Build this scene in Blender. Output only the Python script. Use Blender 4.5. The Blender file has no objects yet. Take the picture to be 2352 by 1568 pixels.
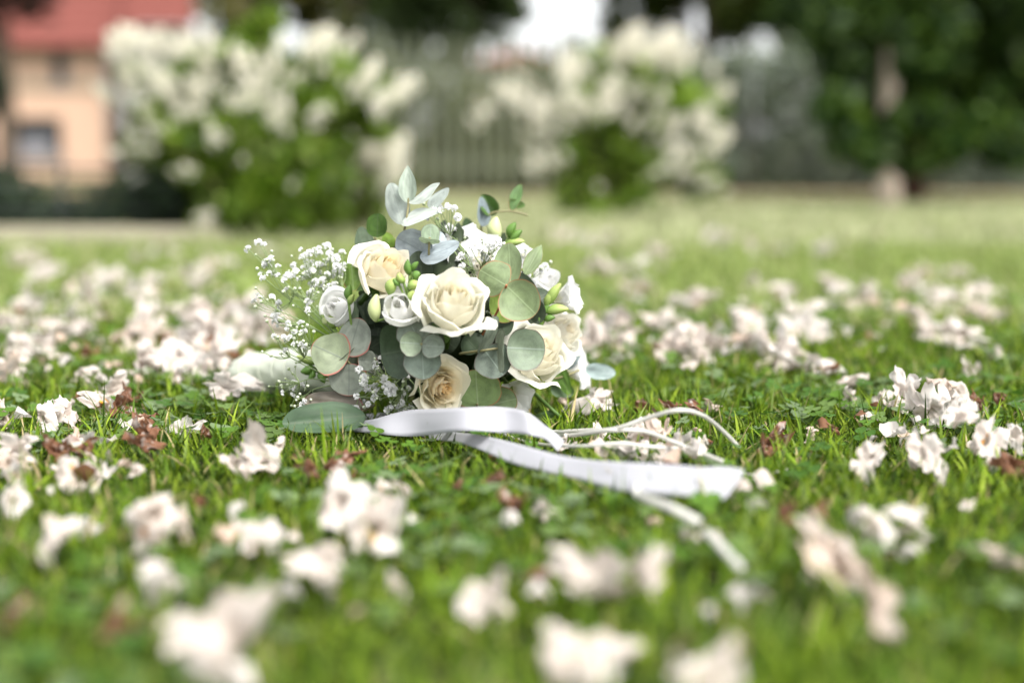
import bpy, math, random
import numpy as np
from mathutils import Vector, Matrix, noise as mnoise

random.seed(7); rng = np.random.default_rng(7)
R = math.radians
scene = bpy.context.scene
COL = scene.collection

# ------------------------------------------------------------------ camera
CAM_H = 0.238
FPX = 2352 * 50 / 36.0                      # focal length in photo-view pixels (2352 x 1568)
PITCH = math.atan((784 - 385) / FPX)
cam_d = bpy.data.cameras.new('camera'); cam = bpy.data.objects.new('camera', cam_d); COL.objects.link(cam)
cam.location = (0, 0, CAM_H); cam.rotation_euler = (R(90) - PITCH, 0, 0)
cam_d.lens = 50; cam_d.sensor_width = 36; cam_d.clip_start = 0.02; cam_d.clip_end = 600
cam_d.dof.use_dof = True; cam_d.dof.focus_distance = 1.245; cam_d.dof.aperture_fstop = 2.0
scene.camera = cam

# ------------------------------------------------------------------ sky and sun (bright overcast)
SUN_EL, SUN_AZ = 56, 142                    # high on the right, slightly behind the camera
w = bpy.data.worlds.new('World'); scene.world = w; w.use_nodes = True
nt = w.node_tree; nt.nodes.clear()
sky = nt.nodes.new('ShaderNodeTexSky'); sky.sky_type = 'NISHITA'; sky.sun_disc = False
sky.sun_elevation = R(SUN_EL); sky.sun_rotation = R(SUN_AZ); sky.dust_density = 3.0; sky.air_density = 1.0
hs = nt.nodes.new('ShaderNodeHueSaturation'); hs.inputs['Saturation'].default_value = 0.12
hs.inputs['Value'].default_value = 1.0
bg = nt.nodes.new('ShaderNodeBackground'); bg.inputs['Strength'].default_value = 0.15
out = nt.nodes.new('ShaderNodeOutputWorld')
nt.links.new(sky.outputs[0], hs.inputs['Color']); nt.links.new(hs.outputs[0], bg.inputs['Color'])
nt.links.new(bg.outputs[0], out.inputs['Surface'])
sd = bpy.data.lights.new('sun', 'SUN'); sun = bpy.data.objects.new('sun', sd); COL.objects.link(sun)
sd.energy = 1.5; sd.angle = R(16); sd.color = (1.0, 0.96, 0.9)
_dir = Vector((math.sin(R(SUN_AZ)) * math.cos(R(SUN_EL)), math.cos(R(SUN_AZ)) * math.cos(R(SUN_EL)), math.sin(R(SUN_EL))))
sun.rotation_euler = _dir.to_track_quat('Z', 'Y').to_euler(); sun.location = (3, 6, 8)
vs = scene.view_settings
vs.view_transform = 'Standard'; vs.look = 'None'; vs.gamma = 1.0; vs.use_curve_mapping = False
vs.exposure = 1.42
scene.cycles.use_denoising = True
scene.cycles.max_bounces = 8; scene.cycles.transmission_bounces = 4; scene.cycles.diffuse_bounces = 4
scene.cycles.caustics_reflective = False; scene.cycles.caustics_refractive = False

# ------------------------------------------------------------------ placing helpers
_c, _s = math.cos(PITCH), math.sin(PITCH)
def ray(u, v):                              # view pixel -> world direction with unit depth
    x = (u - 1176) / FPX; y = -(v - 784) / FPX
    return Vector((x, _c + y * _s, -_s + y * _c))
def P(u, v, d):  return Vector((0, 0, CAM_H)) + ray(u, v) * d
def PZ(u, v, z=0.0):
    r = ray(u, v); return Vector((0, 0, CAM_H)) + r * ((z - CAM_H) / r.z)
def GD(v): return PZ(1176, v).y
CAMP = Vector((0, 0, CAM_H))

# ------------------------------------------------------------------ object helpers
WM = {}
def put(o, parent=None, W=None):
    W = W or Matrix.Identity(4)
    COL.objects.link(o); WM[o.name] = W
    if parent is not None:
        o.parent = parent; o.matrix_basis = WM[parent.name].inverted() @ W
    else:
        o.matrix_basis = W
    return o
def tag(o, label=None, cat=None, group=None, kind=None):
    if label: o['label'] = label
    if cat: o['category'] = cat
    if group: o['group'] = group
    if kind: o['kind'] = kind
    return o
def empty(name, loc, label, cat, group=None, rot=None):
    o = bpy.data.objects.new(name, None); o.empty_display_size = 0.05
    W = Matrix.Translation(loc)
    if rot is not None: W = W @ rot.to_4x4()
    put(o, None, W); return tag(o, label, cat, group)
def np_mesh(name, V, Q=None, T=None, mat=None, col=None, co=None, smooth=True):
    me = bpy.data.meshes.new(name); V = np.asarray(V, dtype=np.float32).reshape(-1, 3)
    Q = np.zeros((0, 4), np.int32) if Q is None else np.asarray(Q, np.int32).reshape(-1, 4)
    T = np.zeros((0, 3), np.int32) if T is None else np.asarray(T, np.int32).reshape(-1, 3)
    me.vertices.add(len(V)); me.vertices.foreach_set('co', V.ravel())
    loops = np.concatenate([Q.ravel(), T.ravel()]); me.loops.add(len(loops)); me.loops.foreach_set('vertex_index', loops)
    n = len(Q) + len(T); me.polygons.add(n)
    st = np.concatenate([np.arange(len(Q)) * 4, len(Q) * 4 + np.arange(len(T)) * 3]).astype(np.int32)
    me.polygons.foreach_set('loop_start', st)
    me.polygons.foreach_set('use_smooth', np.full(n, smooth, dtype=bool))
    if col is not None:
        a = me.attributes.new('Col', 'FLOAT_COLOR', 'POINT'); c4 = np.ones((len(V), 4), np.float32); c4[:, :3] = col
        a.data.foreach_set('color', c4.ravel())
    if co is not None:
        a = me.attributes.new('leafco', 'FLOAT_VECTOR', 'POINT'); a.data.foreach_set('vector', np.asarray(co, np.float32).ravel())
    if mat is not None: me.materials.append(mat)
    me.update(); me.validate(); return me
def obj(name, me, parent=None, W=None): return put(bpy.data.objects.new(name, me), parent, W)
def grid_faces(nu, nv, off=0, wrap=False):  # vertex index = i*nv + j ; i in nu, j in nv
    i = np.arange(nu if wrap else nu - 1); j = np.arange(nv - 1)
    I, J = np.meshgrid(i, j, indexing='ij'); I2 = (I + 1) % nu
    return np.stack([I * nv + J, I2 * nv + J, I2 * nv + J + 1, I * nv + J + 1], -1).reshape(-1, 4) + off
class MB:
    def __init__(s): s.V = []; s.Q = []; s.T = []; s.C = []; s.n = 0
    def add(s, V, Q=None, T=None, c=(1, 1, 1)):
        V = np.asarray(V, float).reshape(-1, 3)
        if Q is not None and len(Q): s.Q.append(np.asarray(Q).reshape(-1, 4) + s.n)
        if T is not None and len(T): s.T.append(np.asarray(T).reshape(-1, 3) + s.n)
        c = np.asarray(c, float); s.C.append(np.broadcast_to(c, (len(V), 3)))
        s.V.append(V); s.n += len(V)
    def box(s, lo, hi, c=(1, 1, 1)):
        (x0, y0, z0), (x1, y1, z1) = lo, hi
        V = [(x0, y0, z0), (x1, y0, z0), (x1, y1, z0), (x0, y1, z0), (x0, y0, z1), (x1, y0, z1), (x1, y1, z1), (x0, y1, z1)]
        s.add(V, [(0, 3, 2, 1), (4, 5, 6, 7), (0, 1, 5, 4), (1, 2, 6, 5), (2, 3, 7, 6), (3, 0, 4, 7)], c=c)
    def tube(s, pts, rad, n=6, c=(1, 1, 1), cap=True):
        pts = [Vector(p) for p in pts]; m = len(pts)
        rad = [rad] * m if not hasattr(rad, '__len__') else list(rad)
        V = []; ref = Vector((0.3, 0.2, 0.93))
        for i, p in enumerate(pts):
            t = (pts[min(i + 1, m - 1)] - pts[max(i - 1, 0)]).normalized()
            a = t.cross(ref)
            if a.length < 1e-3: a = t.cross(Vector((1, 0, 0)))
            a.normalize(); b = t.cross(a)
            for k in range(n):
                an = 2 * math.pi * k / n
                V.append(p + (a * math.cos(an) + b * math.sin(an)) * rad[i])
        Q = [(i * n + k, i * n + (k + 1) % n, (i + 1) * n + (k + 1) % n, (i + 1) * n + k) for i in range(m - 1) for k in range(n)]
        T = []
        if cap:
            V.append(pts[0]); V.append(pts[-1]); a, b = len(V) - 2, len(V) - 1
            T = [(a, (k + 1) % n, k) for k in range(n)] + [(b, (m - 1) * n + k, (m - 1) * n + (k + 1) % n) for k in range(n)]
        s.add([tuple(v) for v in V], Q, T, c)
    def mesh(s, name, mat, smooth=True):
        return np_mesh(name, np.concatenate(s.V), np.concatenate(s.Q) if s.Q else None, np.concatenate(s.T) if s.T else None,
                       mat, np.concatenate(s.C), smooth=smooth)
def spline(pts, n=10):
    pts = [Vector(p) for p in pts]; m = len(pts); out = []
    for i in range(m - 1):
        p0, p1, p2, p3 = pts[max(i - 1, 0)], pts[i], pts[i + 1], pts[min(i + 2, m - 1)]
        for k in range(n):
            t = k / n
            out.append(0.5 * ((2 * p1) + (p2 - p0) * t + (2 * p0 - 5 * p1 + 4 * p2 - p3) * t * t + (3 * p1 - p0 - 3 * p2 + p3) * t ** 3))
    out.append(pts[-1]); return out
def basis(n, up=Vector((0, 0, 1)), roll=0.0):   # local Z -> n
    z = Vector(n).normalized(); x = up.cross(z)
    if x.length < 1e-3: x = Vector((1, 0, 0))
    x.normalize(); y = z.cross(x)
    return Matrix((x, y, z)).transposed() @ Matrix.Rotation(roll, 3, 'Z')

# ------------------------------------------------------------------ materials
def new_mat(name):
    m = bpy.data.materials.new(name); m.use_nodes = True; m.node_tree.nodes.clear(); return m, m.node_tree
def petal_mat(name, tr=0.3, rough=0.55, spec=0.25, noise_scale=60, noise_amt=0.12, tint=(1, 1, 1), bump=0.0, attr=True, base=(1, 1, 1), tr_tint=(1, 1, 1), sheen=0.0):
    m, t = new_mat(name); N = t.nodes.new; L = t.links.new
    o = N('ShaderNodeOutputMaterial'); p = N('ShaderNodeBsdfPrincipled'); tl = N('ShaderNodeBsdfTranslucent'); mx = N('ShaderNodeMixShader')
    p.inputs['Roughness'].default_value = rough; p.inputs['Specular IOR Level'].default_value = spec
    if sheen: p.inputs['Sheen Weight'].default_value = sheen
    mx.inputs[0].default_value = tr
    tc = N('ShaderNodeTexCoord'); nz = N('ShaderNodeTexNoise'); nz.inputs['Scale'].default_value = noise_scale; nz.inputs['Detail'].default_value = 4
    L(tc.outputs['Object'], nz.inputs['Vector'])
    mr = N('ShaderNodeMapRange'); mr.inputs['To Min'].default_value = 1 - noise_amt; mr.inputs['To Max'].default_value = 1 + noise_amt
    L(nz.outputs['Fac'], mr.inputs['Value'])
    mul = N('ShaderNodeMix'); mul.data_type = 'RGBA'; mul.blend_type = 'MULTIPLY'; mul.inputs[0].default_value = 1
    if attr:
        a = N('ShaderNodeAttribute'); a.attribute_name = 'Col'; L(a.outputs['Color'], mul.inputs[6])
    else: mul.inputs[6].default_value = (*base, 1)
    L(mr.outputs[0], mul.inputs[7])
    L(mul.outputs[2], p.inputs['Base Color'])
    m2 = N('ShaderNodeMix'); m2.data_type = 'RGBA'; m2.blend_type = 'MULTIPLY'; m2.inputs[0].default_value = 1; m2.inputs[7].default_value = (*tr_tint, 1)
    L(mul.outputs[2], m2.inputs[6]); L(m2.outputs[2], tl.inputs['Color'])
    if bump:
        b = N('ShaderNodeBump'); b.inputs['Strength'].default_value = bump; b.inputs['Distance'].default_value = 0.002
        L(nz.outputs['Fac'], b.inputs['Height']); L(b.outputs[0], p.inputs['Normal'])
    if tr > 0:
        L(p.outputs[0], mx.inputs[1]); L(tl.outputs[0], mx.inputs[2]); L(mx.outputs[0], o.inputs['Surface'])
    else: L(p.outputs[0], o.inputs['Surface'])
    return m
def plain(name, base, rough=0.6, spec=0.3, scale=8, amt=0.2, bump=0.2):
    return petal_mat(name, 0.0, rough, spec, scale, amt, attr=False, base=base, bump=bump)
def euc_mat(name, base, edge, edge_w, vein, vein_amt=0.35, tr=0.18):
    m, t = new_mat(name); N = t.nodes.new; L = t.links.new
    o = N('ShaderNodeOutputMaterial'); p = N('ShaderNodeBsdfPrincipled'); tl = N('ShaderNodeBsdfTranslucent'); mx = N('ShaderNodeMixShader'); mx.inputs[0].default_value = tr
    p.inputs['Roughness'].default_value = 0.5; p.inputs['Specular IOR Level'].default_value = 0.35
    a = N('ShaderNodeAttribute'); a.attribute_name = 'leafco'; sp = N('ShaderNodeSeparateXYZ'); L(a.outputs['Vector'], sp.inputs[0])
    def math_(op, x, y=None, z=None):
        n = N('ShaderNodeMath'); n.operation = op
        for k, q in enumerate((x, y, z)):
            if q is None: continue
            if isinstance(q, (int, float)): n.inputs[k].default_value = q
            else: L(q, n.inputs[k])
        return n.outputs[0]
    def mix(f, c1, c2):
        n = N('ShaderNodeMix'); n.data_type = 'RGBA'
        if isinstance(f, (int, float)): n.inputs[0].default_value = f
        else: L(f, n.inputs[0])
        for k, c in ((6, c1), (7, c2)):
            if isinstance(c, tuple): n.inputs[k].default_value = (*c, 1)
            else: L(c, n.inputs[k])
        return n.outputs[2]
    ay = math_('ABSOLUTE', sp.outputs['Y'])
    mid = math_('SUBTRACT', 1.0, math_('MINIMUM', math_('DIVIDE', ay, 0.026), 1.0))
    # side veins : slanting lines, bent by noise
    nz = N('ShaderNodeTexNoise'); nz.inputs['Scale'].default_value = 7; nz.inputs['Detail'].default_value = 3; L(a.outputs['Vector'], nz.inputs['Vector'])
    q = math_('ADD', math_('SUBTRACT', math_('MULTIPLY', sp.outputs['X'], 7.5), math_('MULTIPLY', ay, 6.5)), math_('MULTIPLY', nz.outputs['Fac'], 2.2))
    fr = math_('ABSOLUTE', math_('SUBTRACT', math_('FRACT', q), 0.5))
    side = math_('MULTIPLY', math_('SUBTRACT', 1.0, math_('MINIMUM', math_('DIVIDE', fr, 0.10), 1.0)), 0.55)
    vo = N('ShaderNodeTexVoronoi'); vo.feature = 'DISTANCE_TO_EDGE'; vo.inputs['Scale'].default_value = 15; L(a.outputs['Vector'], vo.inputs['Vector'])
    net = math_('MULTIPLY', math_('SUBTRACT', 1.0, math_('MINIMUM', math_('DIVIDE', vo.outputs['Distance'], 0.11), 1.0)), 0.5)
    veins = math_('MAXIMUM', math_('MULTIPLY', mid, min(1, vein_amt * 2.2)), math_('MULTIPLY', math_('MAXIMUM', side, net), vein_amt))
    n2 = N('ShaderNodeTexNoise'); n2.inputs['Scale'].default_value = 3.2; n2.inputs['Detail'].default_value = 5; L(a.outputs['Vector'], n2.inputs['Vector'])
    att = N('ShaderNodeAttribute'); att.attribute_name = 'Col'
    b0 = N('ShaderNodeMix'); b0.data_type = 'RGBA'; b0.blend_type = 'MULTIPLY'; b0.inputs[0].default_value = 1; b0.inputs[6].default_value = (*base, 1); L(att.outputs['Color'], b0.inputs[7])
    b1 = N('ShaderNodeMix'); b1.data_type = 'RGBA'; b1.blend_type = 'MULTIPLY'; b1.inputs[0].default_value = 1; L(b0.outputs[2], b1.inputs[6])
    mr = N('ShaderNodeMapRange'); mr.inputs['From Min'].default_value = 0.3; mr.inputs['From Max'].default_value = 0.7; mr.inputs['To Min'].default_value = 0.74; mr.inputs['To Max'].default_value = 1.22; L(n2.outputs['Fac'], mr.inputs['Value']); L(mr.outputs[0], b1.inputs[7])
    c = mix(veins, b1.outputs[2], vein)
    if edge is not None:
        e = math_('MULTIPLY', math_('MINIMUM', math_('MAXIMUM', math_('DIVIDE', math_('SUBTRACT', sp.outputs['Z'], 1 - edge_w), edge_w * 0.7), 0.0), 1.0), 0.85)
        c = mix(e, c, edge)
    L(c, p.inputs['Base Color']); L(c, tl.inputs['Color'])
    b = N('ShaderNodeBump'); b.inputs['Strength'].default_value = 0.25; b.inputs['Distance'].default_value = 0.0006; L(veins, b.inputs['Height']); L(b.outputs[0], p.inputs['Normal'])
    L(p.outputs[0], mx.inputs[1]); L(tl.outputs[0], mx.inputs[2]); L(mx.outputs[0], o.inputs['Surface']); return m

M = dict(
    rose=petal_mat('rose_petal', 0.46, 0.5, 0.2, 45, 0.06, tr_tint=(1, .975, .9)),
    white=petal_mat('white_petal', 0.38, 0.5, 0.2, 60, 0.05),
    blossom=petal_mat('blossom_petal', 0.3, 0.6, 0.15, 120, 0.2, bump=0.25),
    green=petal_mat('green_tissue', 0.15, 0.45, 0.35, 90, 0.2),
    grass=petal_mat('grass_blade', 0.30, 0.55, 0.14, 30, 0.15, tr_tint=(1.1, 1.15, .8)),
    leaves=petal_mat('garden_leaf', 0.42, 0.5, 0.3, 9, 0.25, tr_tint=(1.15, 1.15, .7)),
    bark=petal_mat('bark', 0.0, 0.85, 0.1, 14, 0.35, bump=0.8),
    satin=None, cord=petal_mat('cord_ribbon', 0.25, 0.45, 0.3, 300, 0.05, attr=False, base=(.68, .665, .615)),
    euc_red=euc_mat('eucalyptus_red_edge', (.225, .25, .205), (.36, .09, .07), 0.055, (.13, .15, .13)),
    euc_green=euc_mat('eucalyptus_green', (.18, .235, .115), (.33, .15, .07), 0.035, (.27, .34, .18), 0.4),
    euc_blue=euc_mat('eucalyptus_blue', (.195, .232, .188), (.14, .12, .10), 0.04, (.30, .36, .31), 0.4),
    euc_silver=euc_mat('eucalyptus_silver', (.42, .46, .43), None, 0, (.5, .53, .48), 0.3),
    euc_slate=euc_mat('eucalyptus_slate', (.27, .31, .33), None, 0, (.20, .235, .25), 0.4),
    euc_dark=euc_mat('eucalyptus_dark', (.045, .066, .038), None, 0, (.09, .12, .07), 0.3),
    euc_brown=euc_mat('leaf_brown', (.15, .13, .10), (.2, .06, .05), 0.05, (.19, .17, .13), 0.4),
    ground=None, wood=plain('weathered_slat', (.115, .13, .085), 0.8, 0.1, 9, .3, .4), metal=plain('galvanised_wire', (.12, .13, .12), .6, .2, 20, .1, .1),
    stone=plain('kerb_stone', (.36, .33, .24), .85, .1, 6, .3, .4), wall=plain('peach_render', (.62, .415, .30), .85, .1, 3, .12, .15),
    tile=plain('red_roof_tile', (.19, .062, .05), .75, .15, 5, .2, .2), frame=plain('white_frame', (.25, .25, .25), .4, .4, 4, .05, 0),
    glass=plain('dark_window_glass', (.02, .022, .025), .35, .25, 4, .1, 0), curtain=plain('pale_curtain', (.2, .2, .22), .8, .1, 8, .1, .1),
    soil=plain('leaf_litter', (.19, .14, .085), .95, .05, 9, .45, .6), wrap=plain('satin_wrap', (.50, .53, .43), .4, .4, 90, .06, .1),
)
# satin ribbon
m, t = new_mat('satin_ribbon'); N = t.nodes.new; L = t.links.new
p = N('ShaderNodeBsdfPrincipled'); o = N('ShaderNodeOutputMaterial'); tl = N('ShaderNodeBsdfTranslucent'); mx = N('ShaderNodeMixShader'); mx.inputs[0].default_value = .2
p.inputs['Base Color'].default_value = (.435, .435, .468, 1); p.inputs['Roughness'].default_value = .38; p.inputs['Specular IOR Level'].default_value = .4; p.inputs['Sheen Weight'].default_value = .2
tl.inputs['Color'].default_value = (.45, .45, .52, 1)
a = N('ShaderNodeAttribute'); a.attribute_name = 'leafco'; wv = N('ShaderNodeTexWave'); wv.inputs['Scale'].default_value = 90; wv.bands_direction = 'Y'; L(a.outputs['Vector'], wv.inputs['Vector'])
b = N('ShaderNodeBump'); b.inputs['Strength'].default_value = .04; b.inputs['Distance'].default_value = .0003; L(wv.outputs['Fac'], b.inputs['Height']); L(b.outputs[0], p.inputs['Normal'])
L(p.outputs[0], mx.inputs[1]); L(tl.outputs[0], mx.inputs[2]); L(mx.outputs[0], o.inputs['Surface']); M['satin'] = m
# lawn soil and thatch, colour darkened for the shade between the blades
m, t = new_mat('lawn_ground'); N = t.nodes.new; L = t.links.new
p = N('ShaderNodeBsdfPrincipled'); o = N('ShaderNodeOutputMaterial'); p.inputs['Roughness'].default_value = .95; p.inputs['Specular IOR Level'].default_value = .1
tc = N('ShaderNodeTexCoord'); n1 = N('ShaderNodeTexNoise'); n1.inputs['Scale'].default_value = 45; n1.inputs['Detail'].default_value = 6; L(tc.outputs['Object'], n1.inputs['Vector'])
n2 = N('ShaderNodeTexNoise'); n2.inputs['Scale'].default_value = 1.3; n2.inputs['Detail'].default_value = 4; L(tc.outputs['Object'], n2.inputs['Vector'])
r1 = N('ShaderNodeValToRGB'); r1.color_ramp.elements[0].position = .3; r1.color_ramp.elements[0].color = (.010, .014, .005, 1); r1.color_ramp.elements[1].position = .72; r1.color_ramp.elements[1].color = (.045, .075, .014, 1)
r2 = N('ShaderNodeValToRGB'); r2.color_ramp.elements[0].position = .35; r2.color_ramp.elements[0].color = (.9, 1, .8, 1); r2.color_ramp.elements[1].position = .7; r2.color_ramp.elements[1].color = (1.45, 1.25, 1.1, 1)
mu = N('ShaderNodeMix'); mu.data_type = 'RGBA'; mu.blend_type = 'MULTIPLY'; mu.inputs[0].default_value = 1
L(n1.outputs['Fac'], r1.inputs[0]); L(n2.outputs['Fac'], r2.inputs[0]); L(r1.outputs[0], mu.inputs[6]); L(r2.outputs[0], mu.inputs[7]); L(mu.outputs[2], p.inputs['Base Color'])
b = N('ShaderNodeBump'); b.inputs['Strength'].default_value = .8; b.inputs['Distance'].default_value = .01; L(n1.outputs['Fac'], b.inputs['Height']); L(b.outputs[0], p.inputs['Normal'])
L(p.outputs[0], o.inputs['Surface']); M['ground'] = m

# ================================================================== SETTING
def sheet(name, x0, x1, y0, y1, z, mat, n=1):
    xs = np.linspace(x0, x1, n + 1); ys = np.linspace(y0, y1, n + 1)
    V = np.array([(x, y, z) for x in xs for y in ys]); return tag(obj(name, np_mesh(name, V, grid_faces(n + 1, n + 1), None, mat)), kind='structure')
sheet('lawn', -150, 150, -60, 260, 0, M['ground'], 4)
sheet('planting_bed', -9, 14, 11.0, 15.4, .004, M['soil'], 1)

def blades(n, y0, y1, lmin, lmax, wid, seg, spread=.40, cols=None, seed=1, lean=.75):
    g = np.random.default_rng(seed)
    y = np.sqrt(g.uniform(y0 ** 2, y1 ** 2, n)); x = g.uniform(-1, 1, n) * (y * spread + .08)
    # patchiness
    k = np.sin(x * 31 + 3 * np.sin(y * 27)) * np.sin(y * 29 + 2.5 * np.sin(x * 17)) + .7 * np.sin(x * 83 + 5 + 2 * np.sin(y * 40)) * np.sin(y * 71 + 2 * np.sin(x * 37))
    ln = g.uniform(lmin, lmax, n) * (1 + .38 * np.clip(k, -1.3, 1.3)) * g.choice([1, 1, 1, 1.45, .6], n)
    az = g.uniform(0, 2 * np.pi, n); th = np.abs(g.normal(0, lean * .55, n)); bend = g.uniform(.1, .9, n)
    wd = wid * g.uniform(.6, 1.35, n); dx, dy = np.cos(az), np.sin(az)
    tw = az + np.pi / 2 + g.normal(0, .5, n); px, py = np.cos(tw), np.sin(tw)
    ts = np.linspace(0, 1, seg + 1); V = []; pos = np.stack([x, y, np.full(n, -.001)], 1); prev = 0
    for i, tt in enumerate(ts):
        if i:
            a = th + bend * tt * 1.1; st = ln / seg
            pos = pos + np.stack([dx * np.sin(a) * st, dy * np.sin(a) * st, np.cos(a) * st], 1)
        wv = wd * (1 - tt ** 1.6) * (.75 + .25 * min(1, tt * 4)) * .5
        if i < seg:
            off = np.stack([px * wv, py * wv, np.zeros(n)], 1); V += [pos - off, pos + off]
        else: V.append(pos)
    nv = 2 * seg + 1; VV = np.stack(V, 1).reshape(-1, 3); b = (np.arange(n) * nv)[:, None]
    Q = np.concatenate([b + np.array([[2 * i, 2 * i + 1, 2 * i + 3, 2 * i + 2]]) for i in range(seg - 1)]) if seg > 1 else np.zeros((0, 4), int)
    T = b + np.array([[2 * seg - 2, 2 * seg - 1, 2 * seg]])
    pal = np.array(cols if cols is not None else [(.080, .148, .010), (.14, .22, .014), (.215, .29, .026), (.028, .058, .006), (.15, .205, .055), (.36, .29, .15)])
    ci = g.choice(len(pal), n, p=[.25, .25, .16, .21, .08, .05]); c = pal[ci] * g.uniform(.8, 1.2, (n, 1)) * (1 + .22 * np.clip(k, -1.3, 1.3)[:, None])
    return VV, Q, T, np.repeat(c, nv, 0)
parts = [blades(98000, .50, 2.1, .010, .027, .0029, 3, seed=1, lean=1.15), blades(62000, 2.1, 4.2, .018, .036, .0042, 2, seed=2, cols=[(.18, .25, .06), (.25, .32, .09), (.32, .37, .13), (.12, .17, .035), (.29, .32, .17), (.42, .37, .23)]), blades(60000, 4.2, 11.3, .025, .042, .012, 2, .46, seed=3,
         cols=[(.36, .39, .20), (.40, .43, .24), (.44, .44, .28), (.29, .33, .15), (.42, .40, .27), (.48, .43, .31)])]  # mid and far palettes paler: lawn glare and haze put into blade colour
V = []; Q = []; T = []; C = []; n0 = 0
for v, q, tt, c in parts: V.append(v); Q.append(q + n0); T.append(tt + n0); C.append(c); n0 += len(v)
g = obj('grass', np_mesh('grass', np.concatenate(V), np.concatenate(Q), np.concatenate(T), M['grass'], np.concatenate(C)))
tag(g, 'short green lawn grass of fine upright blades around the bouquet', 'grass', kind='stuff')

# clover and small broad weeds between the blades
def discs(n, y0, y1, rmin, rmax, seed):
    g = np.random.default_rng(seed); V = []; T = []; C = []; k = 0
    y = np.sqrt(g.uniform(y0 ** 2, y1 ** 2, n)); x = g.uniform(-1, 1, n) * (y * .40 + .05)
    for i in range(n):
        if math.sin(x[i] * 9 + 1.3) * math.sin(y[i] * 8) + g.uniform(-.6, .6) < .1: continue
        z = g.uniform(.008, .021); r = g.uniform(rmin, rmax); a0 = g.uniform(0, 6.28); tilt = Vector((g.normal(0, .3), g.normal(0, .3), 1)).normalized()
        Bm = basis(tilt, Vector((0, 1, .01))); col = np.array([(.08, .16, .02), (.115, .18, .05), (.15, .21, .10), (.055, .125, .02)][g.integers(4)]) * g.uniform(.8, 1.2)
        for q in range(3):
            a = a0 + q * 2.094; ctr = Vector((math.cos(a), math.sin(a), 0)) * r * .95
            ring = [ctr + Vector((math.cos(b) * r * .9, math.sin(b) * r * .78, 0.12 * r * math.cos(2 * b))) for b in np.linspace(0, 6.28, 8)[:-1]]
            pts = [ctr - Vector((0, 0, .15 * r))] + ring
            V += [tuple(Bm @ p_ + Vector((x[i], y[i], z))) for p_ in pts]; C += [tuple(col)] * 8
            T += [(k, k + 1 + j, k + 1 + (j + 1) % 7) for j in range(7)]; k += 8
    return np_mesh('clover', V, None, T, M['grass'], np.array(C))
tag(obj('clover', discs(9000, .5, 2.6, .0028, .0068, 5)), 'small round clover leaves growing low among the lawn grass', 'clover', kind='stuff')

# ------------------------------------------------------------------ background: foliage tools
def leaf_cloud(name, clumps, per, size, cols, seed, mat=None, flat=.0):
    g = np.random.default_rng(seed); V = []; C = []
    for (cx, cy, cz, r) in clumps:
        d = g.normal(size=(per, 3)); d /= np.linalg.norm(d, axis=1)[:, None]
        pos = np.array([cx, cy, cz]) + d * (r * g.uniform(.25, 1, (per, 1)) ** .6) * np.array([1, 1, .85])
        nrm = d * .6 + g.normal(size=(per, 3)) * .6 + np.array([0, 0, .35]); nrm /= np.linalg.norm(nrm, axis=1)[:, None]
        ax = np.cross(nrm, g.normal(size=(per, 3))); ax /= np.linalg.norm(ax, axis=1)[:, None]; bx = np.cross(nrm, ax)
        s = size * g.uniform(.6, 1.3, (per, 1))
        quad = np.stack([pos - ax * s, pos + bx * s * .5, pos + ax * s, pos - bx * s * .5], 1)
        V.append(quad.reshape(-1, 3)); col = np.array(cols)[g.choice(len(cols), per)] * g.uniform(.75, 1.25) * g.uniform(.8, 1.2, (per, 1))
        C.append(np.repeat(col, 4, 0))
    V = np.concatenate(V); Q = np.arange(len(V)).reshape(-1, 4)
    return np_mesh(name, V, Q, None, mat or M['leaves'], np.concatenate(C), smooth=False)
def clumps_in(cx, cy, cz, rx, ry, rz, n, r0, r1, seed, shell=.45):
    g = np.random.default_rng(seed); out = []
    for _ in range(n):
        d = g.normal(size=3); d /= np.linalg.norm(d); k = g.uniform(shell, 1) if g.random() < .8 else g.uniform(0, shell)
        out.append((cx + d[0] * rx * k, cy + d[1] * ry * k, cz + d[2] * rz * k, g.uniform(r0, r1)))
    return out
def px2m(d): return d / FPX
def tree(label, px, d, trunk_r, crown, cols, leaf, per, seed, bark=(.1, .075, .055), name='broadleaf_tree', z_split=1.2, group=None, stems=1, lean=0.0):
    """crown = list of clumps relative to the trunk foot"""
    x = (px - 1176) * d / FPX; base = Vector((x, d, 0)); root = empty(name, base, label, 'tree', group)
    W = Matrix.Translation(base); mb = MB(); top = max(c[2] for c in crown)
    mb.tube(spline([(0, 0, -.02), (lean * .3, .02, z_split * .5), (lean, 0, z_split), (lean * 1.5, .05, top * .8)], 4), [trunk_r * (1.25 - .07 * i) for i in range(13)], 9, bark)
    obj('trunk', mb.mesh('trunk', M['bark']), root, W)
    g = random.Random(seed)
    for k in range(4):
        mb = MB(); c = g.choice(crown); z0 = z_split * g.uniform(.7, 1.2)
        mb.tube(spline([(lean, 0, z0), (c[0] * .5, c[1] * .5, (z0 + c[2]) * .55), (c[0], c[1], c[2])], 4), [trunk_r * .5 * (1 - .1 * i) for i in range(9)], 6, bark)
        obj('limb', mb.mesh('limb', M['bark']), root, W)
    cr = obj('crown', leaf_cloud('crown', crown, per, leaf, cols, seed), root, W); cr['kind'] = 'stuff'
    return root

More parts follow.
